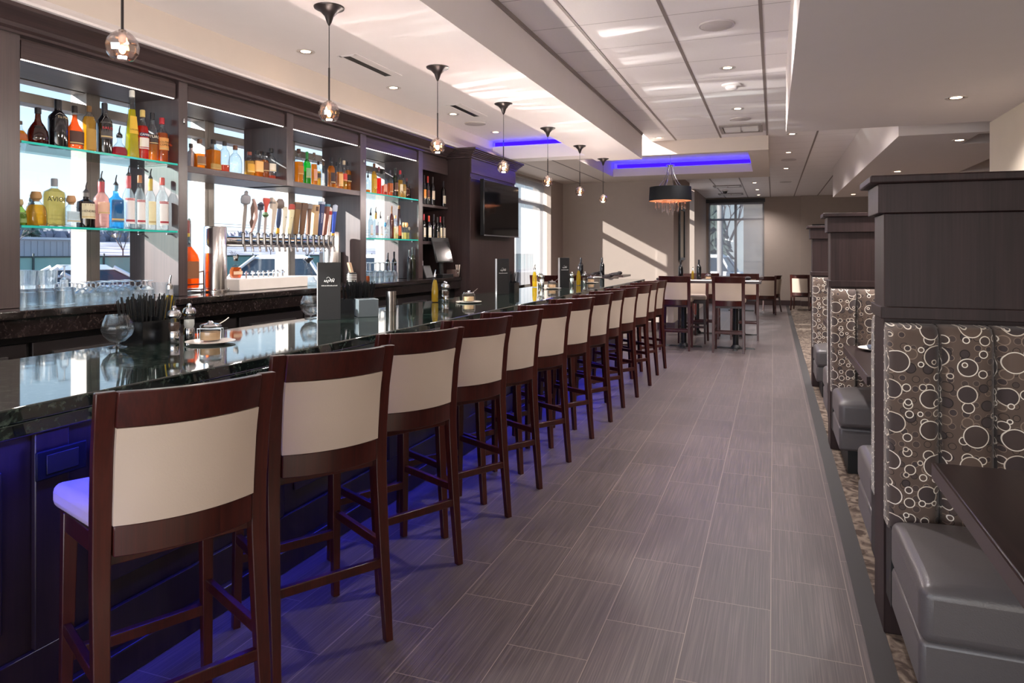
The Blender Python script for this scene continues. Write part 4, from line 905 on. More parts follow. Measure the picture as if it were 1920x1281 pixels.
m.build('wire_cradle', pbr('cradle_wire', '#3a3230', .4, .6), t)
t = thing('round_whisky_bottle', 'round faceted whisky bottle standing on the white tap box', 'bottle', (-3.74, 4.185, Z0+.0882))
MB().lathe([(.04, 0), (.052, .02), (.052, .06), (.04, .085), (.014, .10), (.013, .135)], 8, sx=.8, cap=False).lathe([(0, 0), (.04, 0)], 8, sx=.8, cap=False).build('glass_body', GL['clear'], t)
MB().lathe([(0, .004), (.038, .004), (.049, .022), (.049, .06), (.036, .083), (0, .083)], 8, sx=.8, cap=False).build('liquid', LQ['brown'], t)
MB().patch(.053, .03, .055, -R(60), R(60), 8, sx=.8).build('paper_label', flat('#e8c8a8'), t)
MB().lathe([(.015, .13), (.017, .14), (.015, .15), (0, .152)], 12).box(-.02, -.006, .15, .02, .006, .168).ball(.015, 0, .172, .009, 8, 6).build('stopper', flat('#4a4440', .35, .6), t)
# ================================================================ things on the bar, pendants, ceiling fittings
M_PORC = pbr('porcelain', '#e6e0d8', .2, var=.02)
M_OIL = liquid('olive_oil', '#f8dc50', .3)
def oil(loc, label, h=.25, r=.027):
    t = thing('oil_bottle', label, 'bottle', loc, 0, 'olive oil bottles on the bar')
    MB().lathe([(r*.9, 0), (r, .008), (r*.98, h*.38), (r*.75, h*.58), (r*.45, h*.72), (r*.4, h*.80)], 18, cap=False).lathe([(0, 0), (r*.9, 0)], 18, cap=False).build('glass_body', M_GLASS, t)
    MB().lathe([(0, .006), (r*.86, .006), (r*.94, .012), (r*.92, h*.38), (r*.7, h*.57), (r*.42, h*.68), (0, h*.68)], 18, cap=False).build('oil', M_OIL, t)
    MB().lathe([(r*.46, h*.78), (r*.46, h*.84), (r*.25, h*.87)], 12).tube([(0, 0, h*.86), (.002, 0, h*.93), (.008, 0, h)], [.006, .005, .004], 8).build('pour_spout', M_CHROME, t)
    return t
def mill(loc, label, fillc, h=.15):
    t = thing('spice_mill', label, 'mill', loc, 0, 'salt and pepper mills on the bar')
    MB().lathe([(.021, 0), (.023, .004), (.023, .045), (.021, .05)], 20).build('base', M_CHROME, t)
    MB().lathe([(.021, .05), (.026, .065), (.024, .085), (.021, .105)], 20, cap=False).build('glass_body', M_GLASS, t)
    MB().lathe([(0, .051), (.018, .051), (.022, .066), (.021, .085), (0, .086)], 16).build('spice', flat(fillc, .8), t)
    MB().lathe([(.020, .104), (.028, .112), (.029, .122), (.022, .136), (.008, .141), (.010, .148), (.006, .156), (0, .157)], 20).build('top', M_CHROME, t)
    return t
def plate(loc, label):
    t = thing('condiment_plate', label, 'plate', loc, 0, 'condiment plates on the bar')
    MB().lathe([(0, .0), (.055, .0), (.06, .003), (.098, .0085), (.099, .0105), (.06, .0075), (0, .0075)], 32, cap=False).build('plate', M_PORC, t)
    return t
def jar(loc, label):
    t = thing('condiment_jar', label, 'jar', loc, R(30), 'condiment jars on the plates')
    MB().lathe([(.040, 0), (.043, .01), (.043, .05), (.040, .056)], 22, cap=False).lathe([(0, 0), (.04, 0)], 22, cap=False).build('jar', M_GLASS, t)
    MB().lathe([(0, .004), (.038, .004), (.040, .012), (.040, .036), (0, .036)], 20, cap=False).build('condiment', flat('#d8b088', .8), t)
    MB().lathe([(.043, .056), (.044, .062), (.036, .07), (.012, .074), (.008, .082), (0, .083)], 22).build('lid', M_CHROME, t)
    MB().tube([(.02, .0, .06), (.055, .012, .082), (.07, .016, .095)], .003, 6).build('spoon', M_CHROME, t)
    m = MB()
    for a in (0, 1): m.tube([(.045, -.02+.04*a, .006), (.047, -.02+.04*a, .05), (-.047, -.02+.04*a, .052), (-.045, -.02+.04*a, .006)], .002, 6)
    m.build('wire_holder', M_CHROME, t); return t
B = BZ+.0003
oil((-2.512, 2.40, B), 'olive oil bottle behind the nearest pepper mill', .28, .03)
mill((-2.372, 2.29, B), 'glass pepper mill nearest the camera on the bar', '#4a3226')
mill((-2.41, 2.41, B), 'salt mill with white grains beside the nearest pepper mill', '#e8e4de')
plate((-2.215, 2.33, B), 'white saucer by the nearest mills holding a lidded jar')
jar((-2.22, 2.335, B+.0107), 'glass jar with metal lid and spoon by the nearest mills')
oil((-2.425, 4.84, B), 'slim olive oil bottle standing halfway along the bar', .25)
mill((-2.36, 4.90, B), 'mill beside the halfway olive oil bottle, nearer the stools', '#4a3226'); mill((-2.42, 5.0, B), 'mill just behind the halfway olive oil bottle', '#e8e4de')
plate((-2.17, 4.90, B), 'white saucer halfway along the bar holding a glass jar'); jar((-2.17, 4.90, B+.0107), 'glass jar with spoon on the saucer halfway along the bar')
oil((-2.46, 7.34, B), 'olive oil bottle between the two far menus', .25)
mill((-2.38, 7.36, B), 'mill beside the olive oil between the far menus', '#e8e4de'); mill((-2.45, 7.5, B), 'mill behind the olive oil between the far menus', '#4a3226')
plate((-2.18, 7.08, B), 'white saucer just before the farthest menu'); jar((-2.18, 7.08, B+.0107), 'glass jar on the saucer before the farthest menu')
oil((-2.12, 7.93, B), 'olive oil bottle farthest along the bar', .25)
mill((-2.08, 8.06, B), 'mill beside the farthest olive oil bottle', '#4a3226'); mill((-2.18, 7.86, B), 'chrome mill in front of the farthest olive oil bottle', '#e8e4de')
plate((-2.14, 8.6, B), 'white saucer farthest along the bar'); jar((-2.14, 8.6, B+.0107), 'glass jar on the farthest saucer along the bar')
def snifter(loc, label):
    t = thing('snifter', label, 'glass', loc, 0, 'brandy snifters on the bar')
    MB().lathe([(.004, .018), (.028, .024), (.052, .048), (.060, .072), (.055, .098), (.043, .130), (.0415, .130), (.0535, .098), (.0583, .072), (.050, .050), (.027, .027), (0, .022)], 28, cap=False).build('bowl', M_GLASSR, t)
    MB().lathe([(.006, .007), (.005, .012), (.007, .019)], 12, cap=False).build('stem', M_GLASSR, t)
    MB().lathe([(0, 0), (.034, 0), (.034, .003), (.006, .008)], 24, cap=False).build('foot', M_GLASSR, t)
snifter((-2.47, 2.10, B), 'empty brandy snifter nearest the camera on the bar')
snifter((-2.50, 3.40, B), 'empty brandy snifter beside the nearest tall menu')
M_MENU = pbr('menu_black', '#141416', .5, var=.05)
def menu(loc, rz, label, w=.125, h=.325):
    t = thing('menu_stand', label, 'menu', loc, rz, 'tall black menus standing on the bar')
    MB().box(-.016, -w/2, 0, .012, w/2, h).build('cover', M_MENU, t, bevel=.001)
    MB().box(-.0155, -w/2-.004, 0, .0115, -w/2-.0005, h).build('clear_edge', pbr('highlight_pale', '#cfd0d4', .2), t)  # bright highlight along the menu edge, painted as a pale strip
    m = MB()
    zc = h*.66
    pts = [(.0135, w*(-.22+.44*k/26), zc+.008*sin(k*1.25)+.004*sin(k*.5)+.0012*k*(.3 if k > 13 else .5)) for k in range(27)]
    m.tube(pts, .0011, 5).tube([(.0135, w*(-.12+.3*k/8), zc+.02+.008*sin(k*.8)) for k in range(9)], .0009, 5)
    m.build('script_logo', tmat('#d8d6d4'), t)
    m = MB(); random.seed(3); yv = -w*.34
    while yv < w*.34:
        d = random.uniform(.0025, .006); m.box(.0125, yv, zc-.024, .0135, yv+d*.8, zc-.024+random.choice((.004, .005, .006))); yv += d+.0012
    m.build('small_print', tmat('#c9c7c6'), t)
menu((-2.36, 3.38, B), R(-52), 'tall black menu with white script nearest the camera')
menu((-2.32, 6.0, B), R(-40), 'tall black menu with white script, second along the bar')
menu((-2.13, 7.36, B), R(-40), 'tall black menu with white script farthest along the bar')
def caddy(loc, rz, label, straws=True):
    t = thing('straw_caddy', label, 'caddy', loc, rz, 'black straw and napkin caddies on the bar')
    m = MB()
    for b in ((-.075, -.082, 0, .075, .082, .006), (-.075, -.082, .006, -.071, .082, .095), (.071, -.082, .006, .075, .082, .095), (-.071, -.082, .006, .071, -.078, .095), (-.071, .078, .006, .071, .082, .095), (-.071, -.002, .006, .071, .002, .11)): m.box(*b)
    m.build('box', pbr('caddy_black', '#131416', .25), t)
    random.seed(5); m = MB()
    for k in range(90 if straws else 30):
        y = random.uniform(-.07, .07); x = random.uniform(-.06, .06)
        m.tube([(x, y, .008), (x*1.25+random.uniform(-.01, .01), y*1.35+random.uniform(-.01, .01), random.uniform(.175, .205))], .0028, 5)
    o = m.build('straws', pbr('straw_black', '#1a1b1d', .3), t); o['kind'] = 'stuff'
caddy((-2.50, 2.262, B), R(0), 'black caddy full of black straws beside the nearest snifter')
caddy((-2.44, 3.80, B), R(4), 'black straw caddy beyond the nearest tall menu')
caddy((-2.36, 6.28, B), R(4), 'black straw caddy beyond the second tall menu', False)
t = thing('napkin_holder', 'frosted clear napkin box beside the nearest tall menu', 'holder', (-2.28, 3.64, B), R(-45))
MB().box(-.06, -.06, 0, .06, .06, .105).build('box', pbr('frosted_acrylic', '#5d666b', .25, var=.1), t, bevel=.003)
t = thing('steel_cup', 'curved brushed steel cup on the bar beyond the straw caddy', 'cup', (-2.34, 4.02, B))
MB().patch(.04, 0, .13, R(-100), R(100), 16).patch(.038, 0, .13, R(-100), R(100), 16).lathe([(0, 0), (.04, 0), (.04, .004), (0, .004)], 20, cap=False).build('cup', M_STEEL, t)
# pendants
def make_pendant():
    t = thing('pendant_lamp', '', 'pendant lamp', group='crystal pendants over the bar')
    MB().lathe([(.075, 0), (.073, -.006), (.045, -.02), (.022, -.045), (.012, -.075), (.004, -.09)], 28, cap=False).build('canopy', pbr('pendant_bronze', '#3f3938', .35, .6), t)
    MB().tube([(0, 0, -.08), (0, 0, -.30)], .0022, 6).build('cord', M_BLACK, t)
    MB().tube([(0, 0, -.30), (0, 0, -.475)], .0045, 8).build('rod', pbr('rod_bronze', '#3a3433', .35, .6), t)
    zc = -.518
    pr = [(.018, .050), (.034, .040), (.047, .022), (.053, .0), (.049, -.022), (.036, -.042), (.022, -.046)]
    MB().lathe([(a, zc+b) for a, b in pr], 11, cap=False).lathe([(a*.93, zc+b*.93) for a, b in pr], 11, cap=False).build('crystal_globe', thin_glass('crystal', '#fdf6f4', .35, base=.30), t, smooth=False)
    MB().lathe([(.012, zc+.055), (.012, zc+.02), (.009, zc+.012)], 14).build('lamp_holder', pbr('lamp_holder', '#9a8a80', .3, .7), t)
    MB().ball(0, 0, zc-.01, .011, 10, 8, 1.4).build('bulb', emit('pendant_bulb', '#ffb268', 22), t)
    return t
PY = [1.77, 2.95, 4.15, 5.35, 6.55, 7.76, 8.93]
pd = make_pendant()
for i, y in enumerate(PY):
    lab = ('crystal globe pendant nearest the camera' if i == 0 else 'crystal globe pendant farthest along the bar' if i == 6 else '%s crystal globe pendant along the bar, counted from the nearest' % ORD[i])
    if i == 0: pd.location = (-2.06, y, SOF); pd['label'] = lab
    else: dup(pd, (-2.06, y, SOF), None, lab)
# recessed lights
def make_down():
    t = thing('downlight', '', 'downlight', group='recessed downlights')
    MB().lathe([(.045, -.002), (.062, -.004), (.066, -.002), (.066, .0), (.045, 0)], 28, cap=False).build('trim_ring', pbr('downlight_ring', '#d9d2cd', .3, .3), t)
    MB().lathe([(.045, -.001), (.036, .0005)], 24, cap=False).build('reflector', pbr('downlight_reflector', '#8a8078', .2, .8), t)
    MB().lathe([(0, -.0012), (.034, -.0008)], 20, cap=False).build('lamp', emit('downlight_lamp', '#ffd7ae', 14), t)
    return t
dl = make_down()
DL = [((-3.16, 4.24, TRAY), 'downlight over the back bar nearest the camera'), ((-3.13, 5.44, TRAY), 'second downlight over the back bar'), ((-3.14, 6.69, TRAY), 'third downlight over the back bar'), ((-3.13, 7.87, TRAY), 'downlight over the back bar next to the blue strip'),
      ((-.36, 6.16, CEILZ), 'downlight in the panel ceiling just before the smoke detector'), ((-.36, 7.95, CEILZ), 'downlight in the panel ceiling beyond the smoke detector'), ((-1.45, 9.6, CEILZ), 'downlight at the end of the panel ceiling beside the beam'),
      ((.23, 7.35, CEILZ), 'downlight beside the near soffit corner'), ((.23, 9.89, CEILZ), 'downlight past the near soffit corner, first of two close ones'), ((.22, 11.69, CEILZ), 'downlight past the near soffit corner, second of two close ones'), ((.22, 13.9, CEILZ), 'downlight farther down the aisle ceiling beyond the near soffit'),
      ((-.39, 16.5, CEILZ), 'first downlight of the far row near the far window'), ((-.37, 18.3, CEILZ), 'second downlight of the far row near the far window'), ((-.37, 20.0, CEILZ), 'last downlight of the far row near the far window'),
      ((1.12, 5.32, 2.463), 'downlight in the near grey soffit'), ((1.57, 7.34, 2.463), 'downlight in the far soffit beside the green-lit recess'), ((1.45, 9.9, 2.463), 'second downlight in the far soffit'), ((1.45, 11.2, 2.463), 'third downlight in the far soffit'), ((1.3, 13.5, 2.463), 'last downlight in the far soffit'),
      ((-.36, 3.95, CEILZ), 'downlight in the panel ceiling nearest the camera'), ((-1.0, 10.9, 3.06), 'downlight inside the blue-lit recess'), ((-2.3, 10.4, 3.06), 'downlight in the recess corner by the bar beam')]
for i, (p, lab) in enumerate(DL):
    p = (p[0], p[1], p[2]-.0002)
    if i == 0: dl.location = p; dl['label'] = lab
    else: dup(dl, p, None, lab)
# slot vents, speakers, detector, return grilles, camera dome
def slot(loc, label, l=.62, w=.14):
    t = thing('slot_vent', label, 'vent', loc, 0, 'slot vents over the back bar')
    m = MB().box(-w/2-.015, -l/2-.02, -.004, -w/2+.012, l/2+.02, 0).box(w/2-.012, -l/2-.02, -.004, w/2+.015, l/2+.02, 0).box(-w/2, -l/2-.02, -.004, w/2, -l/2+.005, 0).box(-w/2, l/2-.005, -.004, w/2, l/2+.02, 0)
    m.build('frame', M_CEIL, t)
    MB().box(-w/2+.012, -l/2, -.0015, .004, l/2, -.0005).build('slot', M_BLACK, t)
    MB().box(.006, -l/2, -.003, w/2-.012, l/2, -.001).build('blade', pbr('vent_white', '#efe8e4', .4), t)
slot((-2.93, 4.75, TRAY), 'white slot vent over the back bar nearest the camera'); slot((-2.93, 6.58, TRAY), 'white slot vent over the back bar, farther one')
def disc(name, loc, r, label, cat, m, group=None):
    t = thing(name, label, cat, loc, 0, group)
    MB().lathe([(0, -.010), (r*.86, -.009), (r*.9, -.006)], 32, cap=False).build('grille', m, t)
    MB().lathe([(r*.9, -.008), (r*.97, -.010), (r, -.004), (r, 0)], 32, cap=False).build('rim', m, t)
M_SPK = pbr('speaker_white', '#c9c0bc', .6, bump=.3, bscale=400)
for p, lab in (((-.36, 4.97, CEILZ), 'round ceiling speaker nearest the camera'), ((-.36, 8.56, CEILZ), 'round ceiling speaker just before the return grille'), ((-3.13, 7.25, TRAY), 'round ceiling speaker over the back bar'), ((.24, 12.6, CEILZ), 'round ceiling speaker over the aisle beyond the soffit'), ((.25, 16.5, CEILZ), 'round ceiling speaker farthest down the aisle')):
    disc('ceiling_speaker', p, .12, lab, 'speaker', M_SPK, 'round ceiling speakers')
t = thing('smoke_detector', 'white smoke detector on the panel ceiling', 'smoke detector', (-.36, 6.79, CEILZ))
MB().lathe([(.09, 0), (.085, -.012), (.06, -.02)], 28, cap=False).build('base', pbr('detector_white', '#e6e0dc', .4), t)
MB().lathe([(.06, -.02), (.052, -.04), (.03, -.05), (0, -.052)], 28, cap=False).build('sensor', pbr('detector_white2', '#e6e0dc', .4), t)
def grille(loc, sx, sy, label):
    t = thing('return_grille', label, 'grille', loc, 0, 'ceiling return grilles')
    m = MB()
    for b in ((-sx/2, -sy/2, -.02, sx/2, -sy/2+.05, 0), (-sx/2, sy/2-.05, -.02, sx/2, sy/2, 0), (-sx/2, -sy/2+.05, -.02, -sx/2+.04, sy/2-.05, 0), (sx/2-.04, -sy/2+.05, -.02, sx/2, sy/2-.05, 0)): m.box(*b)
    m.build('frame', pbr('grille_grey', '#8f8580', .4), t)
    m = MB().box(-sx/2+.05, -sy/2+.06, -.012, -.012, sy/2-.06, -.006).box(.012, -sy/2+.06, -.012, sx/2-.05, sy/2-.06, -.006)
    m.build('diffuser', pbr('grille_white', '#f0ece8', .5), t)
grille((-.375, 9.2, CEILZ), .50, .55, 'white return grille at the end of the panel ceiling')
grille((-1.0, 17.1, CEILZ), .62, .45, 'return grille near the far window, nearer one'); grille((-1.05, 19.4, CEILZ), .62, .45, 'return grille near the far window, farther one')
t = thing('ceiling_camera', 'small dark security camera dome near the far window', 'camera', (-1.12, 18.2, CEILZ))
MB().lathe([(.07, 0), (.07, -.03)], 20).build('base', flat('#d8d2ce'), t)
MB().lathe([(.055, -.03), (.05, -.06), (.03, -.08), (0, -.087)], 20).build('dome', pbr('dome_smoke', '#1c1c20', .1), t)
# drum chandelier
t = thing('drum_chandelier', 'black drum chandelier with hanging crystals below the blue-lit recess', 'chandelier', (-1.54, 11.4, 3.06))
MB().lathe([(.05, 0), (.05, -.01), (.012, -.02)], 20).tube([(0, 0, -.01), (0, 0, -.21)], .006, 8).lathe([(.0, -.21), (.065, -.212), (.07, -.222), (.02, -.235), (0, -.236)], 24, cap=False).build('hub', M_CHROME, t)
for k in range(6):
    a = k*pi/3+.3
    MB().tube([(.03*cos(a), .03*sin(a), -.225), (.06*cos(a), .06*sin(a), -.36), (.12*cos(a), .12*sin(a), -.48), (.19*cos(a), .19*sin(a), -.565)], .0055, 6).build('arm', M_CHROME, t)
MB().lathe([(.325, -.565), (.335, -.785), (.329, -.785), (.319, -.565)], 48, cap=False).build('shade', pbr('shade_black', '#07070a', .6, spec=.2), t)
MB().lathe([(.318, -.57), (.328, -.782)], 48, cap=False).build('shade_lining', pbr('shade_lining', '#e8b89c', .7), t)
MB().lathe([(.0, -.567), (.32, -.567)], 48, cap=False).build('top_disc', pbr('shade_top', '#2a2830', .5), t)
m = MB()
for k in range(8):
    a = k*pi/4; m.ball(.2*cos(a), .2*sin(a), -.66, .03, 10, 8)
m.build('bulb', emit('chandelier_bulb', '#ffb987', 10), t)
m = MB(); M_CRY = thin_glass('crystal_drop', '#f6eae4', .5, base=.25)
MB().lathe([(.24, -.79), (.24, -.797), (.232, -.797), (.232, -.79)], 32, cap=False).lathe([(.13, -.79), (.13, -.797), (.122, -.797), (.122, -.79)], 32, cap=False).build('crystal_ring', M_CHROME, t)
for rr, n, l0 in ((.236, 22, .12), (.126, 14, .16), (.05, 6, .2)):
    for k in range(n):
        a = 2*pi*k/n; l = l0*(1+.15*sin(k*2.1)); x, y = rr*cos(a), rr*sin(a)
        MB().lathe([(.001, 0), (.007, -.02), (.003, -.05), (.008, -l*.7), (.010, -l*.85), (0, -l)], 6, x, y, -.795, cap=False).build('crystal', M_CRY, t, smooth=False)
# ================================================================ booths
def fabric_mat():
    """brown upholstery printed with rings: three sizes of discs, each with a rim"""
    m, nt, out = new_mat('ring_fabric')
    b = N(nt, 'ShaderNodeBsdfPrincipled', Roughness=.75); b.inputs['Sheen Weight'].default_value = .2; b.inputs['Specular IOR Level'].default_value = .25
    tc = N(nt, 'ShaderNodeTexCoord'); sp = N(nt, 'ShaderNodeSeparateXYZ'); L(nt, tc.outputs['Object'], sp.inputs[0])
    sn = N(nt, 'ShaderNodeSeparateXYZ'); L(nt, tc.outputs['Normal'], sn.inputs[0])
    side = math_n(nt, 'GREATER_THAN', math_n(nt, 'ABSOLUTE', sn.outputs[0]), .93)
    um = N(nt, 'ShaderNodeMix'); um.data_type = 'FLOAT'; L(nt, side, um.inputs[0]); L(nt, sp.outputs[0], um.inputs[2]); L(nt, sp.outputs[1], um.inputs[3])
    u = um.outputs[0]; col = lin('#5d4e45')
    def layer(prev, scale, off, rad0, rad1, rim, keep, cset):
        cb = N(nt, 'ShaderNodeCombineXYZ'); L(nt, math_n(nt, 'ADD', u, off), cb.inputs[0]); L(nt, math_n(nt, 'ADD', sp.outputs[2], off*1.7), cb.inputs[1])
        vo = N(nt, 'ShaderNodeTexVoronoi', Scale=scale, Randomness=.3); vo.voronoi_dimensions = '2D'; L(nt, cb.outputs[0], vo.inputs['Vector'])
        sc_ = N(nt, 'ShaderNodeSeparateColor'); L(nt, vo.outputs['Color'], sc_.inputs[0])
        rad = math_n(nt, 'ADD', math_n(nt, 'MULTIPLY', sc_.outputs[0], rad1-rad0), rad0)
        d = vo.outputs['Distance']
        on = math_n(nt, 'LESS_THAN', sc_.outputs[2], keep)
        ind = math_n(nt, 'MULTIPLY', math_n(nt, 'LESS_THAN', d, rad), on)
        rimf = math_n(nt, 'MULTIPLY', ind, math_n(nt, 'GREATER_THAN', d, math_n(nt, 'SUBTRACT', rad, rim)))
        fr = N(nt, 'ShaderNodeValToRGB'); fr.color_ramp.interpolation = 'CONSTANT'; L(nt, sc_.outputs[1], fr.inputs[0])
        el = fr.color_ramp.elements; el[0].color = c4(lin('#4c403c')); el[1].position = .5; el[1].color = c4(lin('#625248')); q = el.new(.75); q.color = c4(lin('#443a39'))
        rr = N(nt, 'ShaderNodeValToRGB'); rr.color_ramp.interpolation = 'CONSTANT'; L(nt, sc_.outputs[1], rr.inputs[0])
        el = rr.color_ramp.elements; el[0].color = c4(lin(cset[0])); el[1].position = .42; el[1].color = c4(lin(cset[1])); q = el.new(.72); q.color = c4(lin(cset[2]))
        return mixc(nt, rimf, mixc(nt, ind, prev, fr.outputs[0]), rr.outputs[0])
    c = layer(col, 26, 5.3, .26, .345, .05, .95, ('#7d6c5f', '#2a2421', '#8d7a6a'))
    c = layer(c, 17, 1.2, .24, .345, .055, .92, ('#e6dccb', '#8a7868', '#2a2421'))
    c = layer(c, 8.2, 2.9, .26, .35, .028, .88, ('#ece3d4', '#e6dccb', '#d9cdbb'))
    c = layer(c, 22, 8.1, .20, .32, .075, .3, ('#ece3d4', '#ece3d4', '#cfc2b0'))
    L(nt, c, b.inputs['Base Color'])
    nz = N(nt, 'ShaderNodeTexNoise', Scale=500.0); L(nt, tc.outputs['Object'], nz.inputs['Vector'])
    bp = N(nt, 'ShaderNodeBump', Strength=.25, Distance=.001); L(nt, nz.outputs[0], bp.inputs['Height']); L(nt, bp.outputs[0], b.inputs['Normal'])
    L(nt, b.outputs[0], out.inputs[0]); return m
M_FAB = fabric_mat()
M_VIN = pbr('grey_vinyl', '#565253', .33, var=.04, bump=.25, bscale=220)
M_TAB = wood('table_espresso', '#1d1415', '#2f2222', .3, 'y')
M_PART = wood('partition_wood', '#1f1413', '#362524', .5, 'z', fine=.7, coat=.0, spec=.3)
def partition(y0, y1, lab):
    t = thing('booth_partition', lab, 'partition', group='dark wood booth partitions')
    X0, X1 = .395, 1.574
    MB().box(X0, y0, 0, X1, y1, 1.60).build('panel', M_PART, t, bevel=.004)
    MB().box(X0-.022, y0-.022, 1.60, X1, y1+.022, 1.712).build('frieze', M_PART, t, bevel=.003)
    MB().box(X0-.052, y0-.045, 1.712, X1, y1+.045, 1.742).build('cap', M_PART, t, bevel=.006)
    MB().box(X0-.012, y0-.014, 1.20, X1, y1+.014, 1.245).build('rail', M_PART, t, bevel=.003)
def bench(yw, d, lab):
    """yw: plane of the partition; d = -1 faces the camera, +1 faces away"""
    t = thing('booth_bench', lab, 'bench', (0, yw, 0), 0, 'booth benches')
    n = 7; xs = .392; wch = (1.572-xs)/n
    for i in range(n):
        a = xs+i*wch; sec = []
        for k in range(9):
            u = k/8; xx = a+.002+(wch-.004)*u; sec.append((xx, d*(.10+.045*sqrt(max(0, 1-(2*u-1)**4)))))
        sec = [(a+.002, d*.003)]+sec+[(a+wch-.002, d*.003)]
        if d > 0: sec = sec[::-1]
        m = MB(); vs = []; zs = [.44, .60, .80, 1.0, 1.12, 1.155, 1.175, 1.185]; ins = [0, 0, 0, 0, .0, .012, .035, .07]
        for z, q in zip(zs, ins):
            for (px, py) in sec: vs.append((px+(a+wch/2-px)*q*.6, py-d*q*.55*(abs(py) > .05), z))
        ns = len(sec); fs = [tuple(range(ns)), tuple(range((len(zs)-1)*ns, len(zs)*ns))]
        for j in range(len(zs)-1):
            for k in range(ns): fs.append((j*ns+k, j*ns+(k+1) % ns, (j+1)*ns+(k+1) % ns, (j+1)*ns+k))
        m.add(vs, fs).build('back_channel', M_FAB, t, ang=50)
    def bx(y0, y1, z0, z1, x0=.40, x1=1.57): return MB().box(x0, d*y0, z0, x1, d*y1, z1)
    # cushion with a crowned top
    m = MB(); nx, ny = 10, 8; vs = []; fs = []
    for j in range(ny+1):
        for i in range(nx+1):
            u, v = i/nx, j/ny
            cr = .03*(1-(2*u-1)**6)*(1-(2*v-1)**6)
            vs.append((.398+1.172*u, d*(.13+.56*v), .485+cr))
    o = len(vs)
    for j in range(ny+1):
        for i in range(nx+1): vs.append((.398+1.172*i/nx, d*(.13+.56*j/ny), .315))
    I = lambda q, j, i: q*o+j*(nx+1)+i
    for j in range(ny):
        for i in range(nx): fs += [(I(0, j, i), I(0, j, i+1), I(0, j+1, i+1), I(0, j+1, i)), (I(1, j, i), I(1, j+1, i), I(1, j+1, i+1), I(1, j, i+1))]
    for i in range(nx):
        for j in (0, ny): fs.append((I(0, j, i), I(1, j, i), I(1, j, i+1), I(0, j, i+1)))
    for j in range(ny):
        for i in (0, nx): fs.append((I(0, j, i), I(0, j+1, i), I(1, j+1, i), I(1, j, i)))
    m.add(vs, fs).build('seat_cushion', M_VIN, t, bevel=.035, seg=5, ang=60)
    bx(.14, .665, .165, .318).build('front_panel', M_VIN, t, bevel=.018, seg=3)
    bx(.02, .14, .165, .45).build('inner_frame', M_BLACK, t)
    bx(.05, .58, 0, .166, .46, 1.55).build('toe_kick', M_BLACK, t)
def booth_table(y0, y1, lab):
    t = thing('booth_table', lab, 'table', group='booth tables')
    MB().box(.465, y0, .755, 1.565, y1, .80).build('tabletop', M_TAB, t, bevel=.004)
    MB().box(.460, y0, .752, .4649, y1, .798).build('edge_band', pbr('edge_band', '#352727', .3, stretch=(1, 1, 60)), t)
    yc = (y0+y1)/2
    MB().tube([(1.0, yc, .02), (1.0, yc, .755)], .045, 16).build('pedestal', M_BLACK, t)
    MB().box(.7, yc-.04, 0, 1.3, yc+.04, .03).box(.96, yc-.3, 0, 1.04, yc+.3, .03).build('base', M_BLACK, t, bevel=.006)
partition(3.01, 3.27, 'dark wood booth partition nearest the camera')
partition(5.69, 5.92, 'middle dark wood booth partition')
partition(8.28, 8.50, 'dark wood booth partition farthest from the camera')
bench(3.01, -1, 'ring-patterned booth bench in front of the nearest partition')
bench(3.27, 1, 'booth bench on the far side of the nearest partition')
bench(5.69, -1, 'ring-patterned booth bench in front of the middle partition')
bench(5.92, 1, 'booth bench on the far side of the middle partition')
bench(8.28, -1, 'ring-patterned booth bench in front of the farthest partition')
booth_table(1.0, 2.50, 'dark booth table nearest the camera, beside the grey vinyl seat')
booth_table(4.12, 5.45, 'dark booth table between the nearest and middle partitions')
booth_table(6.62, 7.58, 'dark booth table between the middle and farthest partitions')
t = thing('dinner_plate', 'white plate on the middle booth table', 'plate', (.66, 5.22, .8005))
MB().lathe([(0, .003), (.08, .003), (.13, .016), (.131, .019), (.08, .008), (0, .007)], 36, cap=False).build('plate', M_PORC, t)
t = thing('folded_napkin', 'blue-grey folded napkin on the white booth plate', 'napkin', (.66, 5.22, .8085), R(30))
MB().hexa([(-.065, -.035, 0), (.065, -.035, 0), (.065, .035, 0), (-.065, .035, 0)], [(-.08, -.03, .035), (.08, -.02, .03), (.08, .02, .04), (-.08, .03, .03)]).build('cloth', pbr('napkin_slate', '#4a5264', .8), t, bevel=.01)
# ================================================================ high tables and dining end
M_TTOP = wood('high_table_wood', '#241818', '#3a2928', .3, 'x')
def high_table(x0, x1, y0, y1, lab, h=1.03, peds=2):
    t = thing('high_table', lab, 'table', group='high tables')
    MB().box(x0, y0, h-.035, x1, y1, h).build('tabletop', M_TTOP, t, bevel=.003)
    xs = [x0+(x1-x0)*.26, x0+(x1-x0)*.76] if peds == 2 else [(x0+x1)/2]
    for x in xs:
        yc = (y0+y1)/2
        p = MB().tube([(x, yc, .03), (x, yc, h-.035)], .042, 14).build('pedestal', M_BLACK, t)
        MB().hexa([(x-.28, yc-.035, 0), (x+.28, yc-.035, 0), (x+.28, yc+.035, 0), (x-.28, yc+.035, 0)], [(x-.26, yc-.02, .02), (x+.26, yc-.02, .02), (x+.26, yc+.02, .02), (x-.26, yc+.02, .02)]).hexa([(x-.035, yc-.28, 0), (x+.035, yc-.28, 0), (x+.035, yc+.28, 0), (x-.035, yc+.28, 0)], [(x-.02, yc-.26, .02), (x+.02, yc-.26, .02), (x+.02, yc+.26, .02), (x-.02, yc+.26, .02)]).lathe([(.08, .0), (.07, .035), (.045, .06)], 16, x, yc).build('cross_base', M_BLACK, p)
high_table(-1.70, -.165, 10.80, 11.5, 'long high table beyond the bar stools, under the chandelier')
high_table(-1.69, -.16, 12.76, 13.36, 'second long high table, beyond the chandelier')
